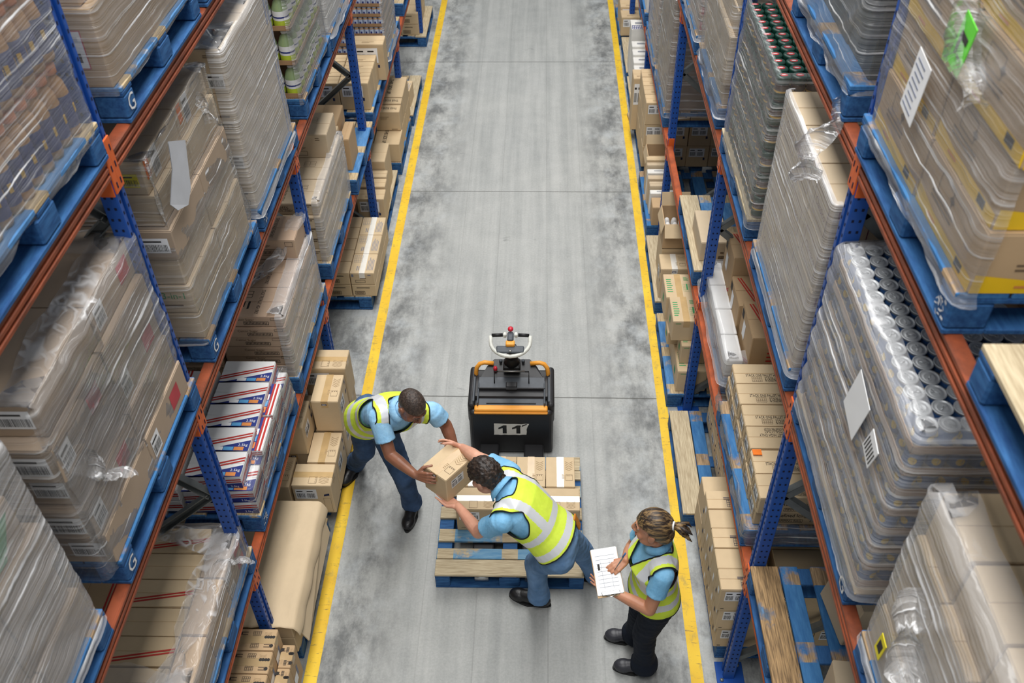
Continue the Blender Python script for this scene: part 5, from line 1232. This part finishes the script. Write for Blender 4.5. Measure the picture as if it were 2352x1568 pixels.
simple('reflective', '#D9DBDE', .32, .0, .7, var=.05); simple('trim_black', '#15161A', .7); simple('boot_black', '#1A1A1C', .38, spec=.5, bump=.1, bscale=70); simple('boot_grey', '#34343A', .4, spec=.5); simple('leather_tan', '#C47A26', .6)
def hair_mat(name, a, b_, sc, stretch):
    t = NT(name); n = t.noise(sc, t.coord('Object', stretch), 4, .7); t.base(t.ramp(n, [(.46, hexc(b_)), (.68, hexc(a))])); t.b.inputs['Roughness'].default_value = .45
    t.ln(t.bump(n, .6, .01), t.b.inputs['Normal']); MATS[name] = t.m
hair_mat('hair_cropped', '#5A4A40', '#362B25', 60, (1, 1, 1)); hair_mat('hair_dark', '#4A3A2F', '#231B17', 40, (1, 1, 1)); hair_mat('hair_streaked', '#A98757', '#2E221A', 5, (.8, 13, 13))
simple('eye_white', '#E9E4DE', .3); simple('eye_dark', '#1D1512', .2); simple('lip_dark', '#7A473D', .5); simple('lip_pink', '#C0746A', .5)

def V(*a): return Vector(a)
def cap(m, a, b_, ra, rb, n=14):
    """tapered limb segment with round ends"""
    a, b_ = Vector(a), Vector(b_); d = b_ - a; L = d.length; d = d / L
    pts = []; rr = []
    for t in (0, .3, .6, .85): an = t * PI / 2; pts.append(a - d * ra * math.cos(an)); rr.append(max(.0008, ra * math.sin(an)))
    for k in range(5): pts.append(a.lerp(b_, k / 4)); rr.append(ra + (rb - ra) * k / 4)
    for t in (.85, .6, .3, 0): an = t * PI / 2; pts.append(b_ + d * rb * math.cos(an)); rr.append(max(.0008, rb * math.sin(an)))
    m.tube(pts, rr, 'paper', n)
def ell(m, c, ax, n=16):
    """ellipsoid: ax = three axis vectors scaled by their radii"""
    vs = []; fs = []; c = Vector(c); h = n // 2
    for i in range(h + 1):
        th = PI * i / h
        for k in range(n):
            ph = 2 * PI * k / n; s_ = max(math.sin(th), .001)
            vs.append(c + ax[0] * (s_ * math.cos(ph)) + ax[1] * (s_ * math.sin(ph)) + ax[2] * math.cos(th))
    for i in range(h):
        for k in range(n): q = (k + 1) % n; fs.append((i * n + k, (i + 1) * n + k, (i + 1) * n + q, i * n + q))
    fs.append(tuple(range(n))); fs.append(tuple(h * n + k for k in range(n))[::-1]); m.add(vs, fs, 'paper', True)
def loft(m, rings, n=28):
    """rings: (centre, lateral axis*radius, depth axis*radius)"""
    vs = []; fs = []; N = len(rings)
    for c, u, v in rings:
        for k in range(n):
            a = 2 * PI * k / n; ca, sa = math.cos(a), math.sin(a); e = .86
            vs.append(Vector(c) + Vector(u) * (abs(ca) ** e * (1 if ca > 0 else -1)) + Vector(v) * (abs(sa) ** e * (1 if sa > 0 else -1)))
    for i in range(N - 1):
        for k in range(n): q = (k + 1) % n; fs.append((i * n + k, i * n + q, (i + 1) * n + q, (i + 1) * n + k))
    fs.append(tuple(range(n))[::-1]); fs.append(tuple((N - 1) * n + k for k in range(n))); m.add(vs, fs, 'paper', True)
def fuse(m, voxel, smooth, origin, mat, it=None):
    me = m.mesh('tmp'); me.transform(Matrix.Translation(-Vector(origin)))
    o = bpy.data.objects.new('tmp', me); COL.objects.link(o)
    r = o.modifiers.new('r', 'REMESH'); r.mode = 'VOXEL'; r.voxel_size = voxel; r.use_smooth_shade = True
    if smooth: q = o.modifiers.new('s', 'SMOOTH'); q.iterations = smooth; q.factor = .5
    dg = bpy.context.evaluated_depsgraph_get(); out = bpy.data.meshes.new_from_object(o.evaluated_get(dg))
    bpy.data.objects.remove(o); bpy.data.meshes.remove(me)
    out.materials.clear(); out.materials.append(MATS[mat])
    out.polygons.foreach_set('material_index', [0] * len(out.polygons)); out.polygons.foreach_set('use_smooth', [True] * len(out.polygons)); out.update(); return out
def hand(m, w, d, n, thumb, curl=(.3, .3, .3, .35), spread=.10, thumb_open=.7, k=1.0):
    """w wrist, d finger direction, n the way the palm faces, thumb the side of the thumb"""
    w, d = Vector(w), Vector(d).normalized(); n = Vector(n); n = (n - d * n.dot(d)).normalized(); t = Vector(thumb); t = (t - d * t.dot(d) - n * t.dot(n)).normalized()
    for i, s_ in enumerate((.030, .010, -.010, -.029)):
        base = w + d * (.088 - .004 * abs(i - 1)) * k + t * s_ * k
        cap(m, w + d * .012 + t * s_ * .6 * k, base, .0145 * k, .0115 * k, 10)
        L = (.068, .076, .071, .056)[i] * k; dd = (d + t * spread * (1.2, .4, -.4, -1.3)[i]).normalized(); a = curl[i]; p = base; r0 = (.0092, .0095, .009, .0080)[i] * k
        for q, f in enumerate((.45, .31, .24)):
            an = a * (.5 + q); v = (dd * math.cos(an) + n * math.sin(an)).normalized(); e = p + v * L * f; cap(m, p, e, r0 * (1 - .1 * q), r0 * (.92 - .1 * q), 8); p = e
    b0 = w + d * .022 * k + t * .026 * k; v1 = (d * .62 + t * thumb_open + n * .35).normalized(); p1 = b0 + v1 * .042 * k; cap(m, w + d * .02 * k + t * .012 * k, p1, .0165 * k, .0118 * k, 10)
    v2 = (d * .85 + t * .35 * thumb_open + n * .4).normalized(); p2 = p1 + v2 * .030 * k; cap(m, p1, p2, .0112 * k, .0102 * k, 8); cap(m, p2, p2 + (v2 + n * .15) * .024 * k, .0102 * k, .0082 * k, 8)

def person(label, root, J, look, o_):
    """J joints in world space; look = (face direction, head up); o_ options"""
    root = Vector(root); r = empty('person', root); tag(r, label, 'person')
    P, N, H = Vector(J['P']), Vector(J['N']), Vector(J['H']); upv = (N - P); TL = upv.length; upv.normalize()
    SL, SR = Vector(J['SL']), Vector(J['SR']); lat = SL - SR; lat = (lat - upv * lat.dot(upv)).normalized(); fwd = lat.cross(upv).normalized()
    hf = Vector(look[0]).normalized(); hu = Vector(look[1]); hu = (hu - hf * hu.dot(hf)).normalized(); hl = hu.cross(hf)
    hips = (Vector(J['KL']) - Vector(J['KR'])); k = o_.get('k', 1.0); W_ = o_.get('w', 1.0); hd = o_.get('head', 1.0)
    plat = Vector(J.get('plat', lat)).normalized(); HL, HR = P - V(0, 0, .03) + plat * .088 * W_ - upv * .05, P - V(0, 0, .03) - plat * .088 * W_ - upv * .05
    # ---- body: one continuous surface
    m = MB()
    loft(m, [(P + upv * TL * t + fwd * f, lat * a * W_, fwd * b_ * W_) for t, a, b_, f in ((-.1, .14, .10, 0), (.2, .135, .095, 0), (.5, .15, .105, 0), (.8, .155, .10, 0), (.95, .10, .075, -.005))])
    cap(m, N - upv * .05, H - hu * .06 * hd - hf * .012, .058 * k, .052 * k)
    for s_, S_, E_, Wr in ((1, SL, J['EL'], J['WL']), (-1, SR, J['ER'], J['WR'])):
        E_, Wr = Vector(E_), Vector(Wr); cap(m, N - upv * .075, S_ - upv * .02, .04, .045 * k); cap(m, S_, E_, .048 * k, .040 * k); mid = E_.lerp(Wr, .35); cap(m, E_, mid, .041 * k, .041 * k); cap(m, mid, Wr, .041 * k, .027 * k)
    for hp, kn, an in ((HL, J['KL'], J['AL']), (HR, J['KR'], J['AR'])): cap(m, hp, kn, .07, .048); cap(m, kn, an, .048, .036)
    hand(m, J['WL'], *J['handL'][:3], **J['handL'][3]); hand(m, J['WR'], *J['handR'][:3], **J['handR'][3])
    def hp_(l, f, u): return H + hl * l * hd + hf * f * hd + hu * u * hd
    A = lambda x, y, z: (hl * x * hd, hf * y * hd, hu * z * hd)
    ell(m, hp_(0, -.012, .028), A(.074, .094, .088)); ell(m, hp_(0, .030, -.02), A(.062, .062, .075)); ell(m, hp_(0, .028, -.075), A(.050, .056, .042)); ell(m, hp_(0, .072, -.098), A(.024, .018, .018))
    for s_ in (1, -1):
        ell(m, hp_(s_ * .040, .062, -.030), A(.026, .022, .026)); ell(m, hp_(s_ * .048, .020, -.07), A(.014, .05, .03)); cap(m, hp_(s_ * .012, .087, .032), hp_(s_ * .050, .072, .032), .0085 * hd, .007 * hd)
        ell(m, hp_(s_ * .077, -.005, -.008), A(.010, .020, .032)); ell(m, hp_(s_ * .083, -.012, .004), A(.006, .018, .022)); ell(m, hp_(s_ * .013, .098, -.034), A(.010, .012, .009))
    cap(m, hp_(0, .088, .022), hp_(0, .112, -.022), .0095 * hd, .0125 * hd); ell(m, hp_(0, .108, -.028), A(.015, .014, .012))
    ell(m, hp_(0, .090, -.060), A(.024, .012, .0065)); ell(m, hp_(0, .088, -.071), A(.020, .012, .0065))
    mk('body', fuse(m, .0045, 2, root, o_['skin']), r)
    m = MB(); 
    for s_ in (1, -1):
        e = MB(); ell(e, hp_(s_ * .031, .0725, .010) - root, A(.0115, .0105, .0075), 12); e.m = [0] * len(e.m); e.mats = [MATS['eye_white']]; e.add([hp_(s_ * .031, .0835, .009) - root + hl * .0055 * math.cos(i * PI / 4) + hu * .0055 * math.sin(i * PI / 4) for i in range(8)], [tuple(range(8))[::(1 if True else -1)]], 'eye_dark'); e.build('eye', r)
        b2 = MB(); b2.tube([hp_(s_ * .014, .094, .034) - root, hp_(s_ * .033, .088, .040) - root, hp_(s_ * .052, .075, .036) - root], [.003, .004, .002], o_['hair'], 6); b2.build('eyebrow', r)
    b2 = MB(); ell(b2, hp_(0, .0975, -.0655) - root, A(.022, .007, .0085), 12); b2.mats = [MATS[o_['lip']]]; b2.build('lips', r)
    # ---- hair
    m = MB(); hr = o_['hair_r']; ell(m, hp_(0, -.012, .030), A(.074 + hr, .094 + hr, .088 + hr), 24)
    if o_.get('nape'): ell(m, hp_(0, -.060, -.03), A(.062 + hr * .6, .045 + hr, .05))
    me = fuse(m, .005, 1, root, o_['hair']); bm = bmesh.new(); bm.from_mesh(me); dele = []
    for v in bm.verts:
        q = v.co + root - H; l, f, u = q.dot(hl) / hd, q.dot(hf) / hd, q.dot(hu) / hd
        if u < o_['hairline'](l, f): dele.append(v)
        elif o_.get('tuft'): v.co += (q.normalized()) * o_['tuft'] * max(0, noise.noise(Vector((q.dot(hl) * 90, q.dot(hf) * 34, q.dot(hu) * 60))) + .25)
    bmesh.ops.delete(bm, geom=dele, context='VERTS'); bm.to_mesh(me); bm.free(); me.update(); hob = mk('hair', me, r)
    if o_.get('pony'):
        m = MB(); b0 = hp_(0, -.112, .045)
        for i in range(26):
            rr = random.Random(i); d = V(rr.uniform(-.3, .3), rr.uniform(-.3, .3), rr.uniform(-.3, .3)); e = -hf * .060 - hu * (.012 + .03 * rr.random()) + d * .035
            m.tube([b0 - root + d * .012, b0 - root - hf * .03 + d * .05, b0 - root + e * .9 + d * .06, b0 - root + e * 1.25 - hu * .012 + d * .03], [.010, .012, .009, .002], 'hair_streaked' if i % 3 else 'hair_dark', 6)
        m.build('ponytail', r)
        m = MB(); ax = [b0 - root + (hl * math.cos(i * PI / 6) + hu * math.sin(i * PI / 6)) * .021 for i in range(12)]; m.tube(ax, .006, 'card_white', 6, closed=True); m.build('hair_tie', r)
    # ---- shirt
    def ring(t, a, b_, f=0.0, g=0.0): return (P + upv * TL * t + fwd * f, lat * (a * W_ + g), fwd * (b_ * W_ + g))
    RG = o_['rings']
    m = MB(); loft(m, [ring(*q) for q in RG])
    for S_, E_ in ((SL, J['EL']), (SR, J['ER'])):
        E_ = Vector(E_); cap(m, N - upv * .075, S_ - upv * .01, .055, .066 * k); e = S_.lerp(E_, o_.get('sleeve', .62)); pts = [S_.lerp(e, q / 4) for q in range(5)]; m.tube(pts, [.066 * k, .066 * k, .064 * k, .064 * k, .066 * k], 'paper', 18)
    cap(m, N - upv * .03, N + (H - N) * .22, .068 * k, .062 * k)
    mk('shirt', fuse(m, .0065, 5, root, o_['shirt']), r)
    m = MB(); nc = N + (H - N) * .22; nu = (H - N).normalized(); nl = (lat - nu * lat.dot(nu)).normalized(); nf = nl.cross(nu)
    c = []
    for i in range(25):
        a = -PI / 2 + .32 + (2 * PI - .64) * i / 24; c.append((math.cos(a), math.sin(a)))
    vs = []
    for lv, (rr_, hh) in enumerate(((.062, .020), (.074, .006), (.088, -.016))):
        for x, y in c: vs.append(nc - root + nl * x * rr_ * k - nf * y * rr_ * k * 1.02 + nu * hh + (nf * .0 if lv < 2 else nf * 0))
    fs = [(l * 25 + i, l * 25 + i + 1, (l + 1) * 25 + i + 1, (l + 1) * 25 + i) for l in range(2) for i in range(24)]; m.add(vs, fs, o_['shirt'], True); cl = m.build('collar', r)
    sd = cl.modifiers.new('solid', 'SOLIDIFY'); sd.thickness = .004
    # ---- high-visibility vest
    m = MB(); loft(m, [ring(q[0], q[1], q[2], q[3] if len(q) > 3 else 0, .016 + (.012 if q[0] < .1 else 0)) for q in RG if q[0] < 1.0] + [ring(1.03, .085, .074, 0, .008)])
    for S_ in (SL, SR): cap(m, N - upv * .058, N.lerp(S_, .92) - upv * .010, .068, .080 * k)
    me = fuse(m, .006, 6, root, 'vest_yellow'); bm = bmesh.new(); bm.from_mesh(me)
    def loc_(co): q = co + root - P; return q.dot(lat) / W_, q.dot(fwd) / W_, q.dot(upv) / TL
    dele = []
    for v in bm.verts:
        x, y, t = loc_(v.co); ax = abs(x)
        if t < o_.get('hem', -.14): dele.append(v); continue
        lim = .112 + .052 * min(1, max(0, (t - .70) / .22))
        if ax > lim and ((y + .005) / .088) ** 2 + ((t - .80) / .30) ** 2 < 1: dele.append(v); continue
        if ax > .172 and t > .70: dele.append(v); continue
        if y > 0 and ax < .070 * max(0, (t - .62)) / .36: dele.append(v); continue
        if ax < .070 and t > 1.0: dele.append(v)
    bmesh.ops.delete(bm, geom=dele, context='VERTS')
    # keep the largest piece
    seen = set(); best = []
    for v in bm.verts:
        if v in seen: continue
        st = [v]; comp = []; seen.add(v)
        while st:
            a = st.pop(); comp.append(a)
            for e in a.link_edges:
                b2 = e.other_vert(a)
                if b2 not in seen: seen.add(b2); st.append(b2)
        if len(comp) > len(best): best = comp
    bs = set(best); bmesh.ops.delete(bm, geom=[v for v in bm.verts if v not in bs], context='VERTS')
    # straighten the cut edges
    for _ in range(8):
        be = [v for v in bm.verts if v.is_boundary]; nw = {}
        for v in be:
            nb = [e.other_vert(v).co for e in v.link_edges if e.is_boundary]
            if len(nb) == 2: nw[v] = v.co * .4 + (nb[0] + nb[1]) * .3
        for v, c_ in nw.items(): v.co = c_
    me.materials.append(MATS['reflective']); bands = o_.get('bands', ((.02, .13), (.30, .41)))
    for f in bm.faces:
        x, y, t = loc_(f.calc_center_median()); ax = abs(x)
        f.material_index = 1 if (any(a <= t <= b_ for a, b_ in bands) or (t > bands[1][1] - .02 and .085 < ax < .138)) else 0; f.smooth = True
    bm.verts.index_update(); loops = []; used = set()
    for e in bm.edges:
        if e.is_boundary and e not in used:
            v0 = e.verts[0]; v = e.verts[1]; used.add(e); lp = [v0.co.copy(), v.co.copy()]
            while v is not v0:
                nx = [q for q in v.link_edges if q.is_boundary and q not in used]
                if not nx: break
                used.add(nx[0]); v = nx[0].other_vert(v); lp.append(v.co.copy())
            if len(lp) > 44: loops.append(lp[:-1:2])
    bm.to_mesh(me); bm.free(); me.update(); vo = mk('vest', me, r)
    for lp in loops:
        t = MB(); t.tube(lp, .0042, 'trim_black', 6, closed=True); t.build('vest_trim', vo)
    # ---- trousers and boots
    m = MB(); hip_up = (upv + V(0, 0, 1)).normalized(); hl_ = (plat - hip_up * plat.dot(hip_up)).normalized(); hf_ = hl_.cross(hip_up)
    loft(m, [(P + hip_up * z + hf_ * f, hl_ * a * W_, hf_ * b_ * W_) for z, a, b_, f in ((.09, .150, .112, 0), (.04, .160, .118, 0), (-.03, .172, .128, -.006), (-.10, .165, .115, -.004))])
    for hp, kn, an in ((HL, J['KL'], J['AL']), (HR, J['KR'], J['AR'])):
        kn, an = Vector(kn), Vector(an); fl = o_.get('flare', .078); e = an - V(0, 0, .035)
        cap(m, hp, kn, .098 * W_, .076 * W_); cap(m, kn, kn.lerp(e, .5), .075 * W_, .066); pts = [kn.lerp(e, .5 + .125 * q) for q in range(5)]; m.tube(pts, [.066, .066, .067, fl * .97, fl], 'paper', 18)
    me = fuse(m, .0075, 6, root, o_['trousers'])
    nrm = [v.normal.copy() for v in me.vertices]
    for v, nv_ in zip(me.vertices, nrm):
        q = v.co * 16; v.co += nv_ * (.0035 * noise.noise(Vector((q.x, q.y, q.z * 2.2))) + .002 * noise.noise(q * 2.3))
    tr = mk('trousers', me, r)
    if o_.get('pocket'):
        t = MB(); c = P + hip_up * .005 - hf_ * .130 - hl_ * .095; t.box(c - root, (.05, .012, .10), 'leather_tan', .004, Matrix((hl_, hf_, hip_up)).transposed()); t.build('work_glove', tr)
    for kk, tk in (('AL', 'toeL'), ('AR', 'toeR')):
        an = Vector(J[kk]); td = Vector(J[tk]); lift = td.z; td.z = 0; td.normalize(); sd_ = V(-td.y, td.x, 0); z0 = J.get('z' + kk, 0.0); g = V(an.x, an.y, z0); fk = o_.get('foot', 1.0)
        m = MB(); cap(m, an + V(0, 0, .02), g + V(0, 0, .07), .052 * fk, .050 * fk); ell(m, g - td * .025 + V(0, 0, .045), (td * .058 * fk, sd_ * .042 * fk, V(0, 0, .052))); cap(m, g + V(0, 0, .055), g + td * .11 * fk + V(0, 0, .042), .048 * fk, .042 * fk)
        ell(m, g + td * .135 * fk + V(0, 0, .040), (td * .072 * fk, sd_ * .050 * fk, V(0, 0, .040)))
        me = fuse(m, .005, 3, root, o_['boots'])
        for v in me.vertices: v.co.z = max(v.co.z, z0 + .012 - root.z)
        bo = mk('boot', me, r)
        m = MB(); prof = []
        for i in range(24):
            a = 2 * PI * i / 24; u = math.cos(a); w_ = .052 if u > 0 else .043; prof.append(g - root + td * (.062 * fk + .148 * fk * u) + sd_ * w_ * fk * math.sin(a) * (1 - .12 * abs(u)))
        m.add([p + V(0, 0, .002) for p in prof] + [p + V(0, 0, .018) for p in prof], [tuple(range(24))[::-1], tuple(range(24, 48))] + [(i, (i + 1) % 24, 24 + (i + 1) % 24, 24 + i) for i in range(24)], 'rubber_black', False); m.build('sole', bo)
    return r
simple('jeans_stitch', '#8FA6C2', .8)
MEN = [(-.12, .160, .118), (.0, .160, .116), (.25, .158, .112), (.5, .168, .118), (.75, .176, .118), (.90, .150, .098), (.99, .100, .076), (1.03, .07, .062)]
WOM = [(-.16, .158, .118), (-.05, .158, .116), (.22, .140, .102), (.5, .146, .108, .008), (.68, .152, .122, .018), (.88, .140, .09), (.99, .090, .066), (1.03, .06, .055)]
person('man in yellow vest and dark jeans passing the box, facing the camera', (-1.16, 4.32, 0), dict(
    P=(-1.12, 4.28, .92), N=(-.87, 4.00, 1.285), H=(-.785, 3.945, 1.385), SL=(-.68, 4.065, 1.21), SR=(-1.0, 3.95, 1.275),
    ER=(-.935, 3.83, 1.06), WR=(-.765, 3.69, 1.04), EL=(-.605, 4.07, 1.08), WL=(-.545, 3.98, .96),
    KL=(-.935, 4.12, .50), KR=(-1.24, 4.36, .49), AL=(-.925, 4.22, .11), AR=(-1.40, 4.60, .11), toeL=(-.12, -1, 0), toeR=(-.45, -1, 0), plat=(.86, -.5, 0),
    handR=((.85, -.35, .1), (.5, .55, -.2), (.1, -.1, 1), dict(curl=(.35, .3, .3, .3), spread=.12)),
    handL=((-.25, -.85, -.2), (-.6, -.3, 0), (0, 0, 1), dict(curl=(.3, .3, .3, .3)))),
    ((.55, -.58, -.65), (.35, -.3, .85)), dict(skin='skin_dark', hair='hair_cropped', hair_r=.0045, hairline=lambda l, f, u=0: .045 + .25 * max(0, f - .03) - .9 * max(0, -f - .01) * (1 if f < -.01 else 0), lip='lip_dark', shirt='shirt_blue', trousers='jeans_dark', boots='boot_black', rings=MEN, head=.98))
person('man in yellow vest and blue jeans bending over the pallet, seen from behind', (.12, 3.45, 0), dict(
    P=(.095, 3.345, .89), N=(-.20, 3.425, 1.22), H=(-.315, 3.50, 1.27), SL=(-.215, 3.25, 1.17), SR=(-.18, 3.61, 1.17),
    EL=(-.36, 3.32, .97), WL=(-.50, 3.57, .885), ER=(-.385, 3.74, 1.15), WR=(-.485, 3.87, 1.09),
    KL=(-.02, 3.44, .49), KR=(.27, 3.53, .50), AL=(.0, 3.46, .11), AR=(.385, 3.64, .11), toeL=(-1, .28, 0), toeR=(-.9, .6, 0), plat=(-.1, -1, 0),
    handL=((-.75, .55, -.02), (.15, .1, 1), (-.55, -.75, 0), dict(curl=(.15, .15, .15, .2), spread=.16)),
    handR=((-.85, .45, -.05), (-.35, -.75, -.3), (.2, .1, 1), dict(curl=(.25, .25, .25, .3)))),
    ((-.75, .45, -.42), (-.35, .15, .9)), dict(skin='skin_fair', hair='hair_dark', hair_r=.012, tuft=.010, hairline=lambda l, f: .03 + .3 * max(0, f - .05) - 1.2 * max(0, -f - .0), lip='lip_pink', shirt='shirt_teal', trousers='jeans_blue', boots='boot_black', rings=MEN, pocket=True, k=1.0, nape=True, hem=-.03))
person('woman in a yellow vest and dark trousers writing on a clipboard at the right', (.64, 3.06, 0), dict(
    P=(.66, 3.04, .86), N=(.635, 3.01, 1.30), H=(.60, 3.005, 1.455), SL=(.66, 2.86, 1.25), SR=(.60, 3.16, 1.25),
    EL=(.60, 2.80, 1.0), WL=(.40, 2.90, 1.02), ER=(.53, 3.19, 1.02), WR=(.48, 3.045, 1.10),
    KL=(.63, 2.98, .46), KR=(.62, 3.13, .46), AL=(.66, 2.99, .10), AR=(.615, 3.20, .10), toeL=(-1, .05, 0), toeR=(-1, .05, 0), plat=(.25, -1, 0),
    handL=((-.75, .5, .02), (.1, .2, 1), (.5, .7, 0), dict(curl=(.2, .2, .2, .2), k=.9)),
    handR=((-.75, -.55, -.1), (-.1, .2, -1), (-.4, .6, .2), dict(curl=(.55, .6, .6, .6), k=.88, thumb_open=.4))),
    ((-.93, .30, -.12), (-.1, .05, 1)), dict(skin='skin_tan', hair='hair_streaked', hair_r=.013, hairline=lambda l, f: .055 - 1.6 * max(0, -f + .02) + .15 * max(0, f - .03), lip='lip_pink', shirt='shirt_teal', trousers='trousers_navy', boots='boot_grey', rings=WOM, pony=True, nape=True, w=.97, k=.90, head=.97, flare=.088, foot=.93, sleeve=.55))
# clipboard and pen
ca = V(.235, 3.085, 1.085); cb = V(.365, 3.10, 1.10); cc = V(.52, 2.885, 1.05)
cx = (cb - ca).normalized(); cy = (ca - (cc - (cb - ca))).normalized(); cn = cx.cross(cy).normalized(); cy = cn.cross(cx); cen = (ca + cc) / 2
cm = Matrix((cx, cy, cn)).transposed(); cw, ch = .15, .27
r = empty('clipboard', cen); tag(r, 'clipboard with white printed sheets held by the woman', 'clipboard')
m = MB(); m.box((0, 0, 0), (cw, ch, .004), 'kraft_mid', .001, cm); m.build('board', r)
for q in range(3):
    m = MB(); mr = cm @ Matrix.Rotation((-.03, .015, .0)[q], 3, 'Z'); m.box(cm @ V(0, .008, .0035 + .0016 * q), (cw - .01, ch - .008, .0012), 'paper', 0, mr)
    if q == 2:
        f = Face(cm @ V(0, .008, .0076), cx, cy, cw - .01, ch - .01)
        for i in range(9): rect(m, f, .0, f.h * (.34 - .085 * i), f.w * .78, .0016, 'ink_bluegrey', .0003)
        for i in range(3): rect(m, f, -f.w * .2 + i * .05, -.02, .0012, f.h * .6, 'ink_bluegrey', .0003)
        rect(m, f, -f.w * .3, f.h * .10, .012, .035, 'ink_black', .0004)
    m.build('sheet', r)
m = MB(); m.box(cm @ V(0, -ch / 2 + .018, .010), (.10, .022, .008), 'steel', .003, cm); m.tube([cm @ V(-.03, -ch / 2 + .008, .012), cm @ V(0, -ch / 2 - .006, .018), cm @ V(.03, -ch / 2 + .008, .012)], .003, 'steel', 6); m.build('clip', r)
pp = V(.415, 2.985, 1.092); m = MB(); m.tube([pp, pp + V(.03, .015, .06), pp + V(.055, .03, .115)], [.0015, .0042, .0042], 'galv', 8); m.tube([pp + V(.042, .023, .09), pp + V(.056, .03, .118)], .005, 'tin_blue', 8)
o = m.build('pen'); tag(o, 'pen in the right hand of the woman', 'pen')
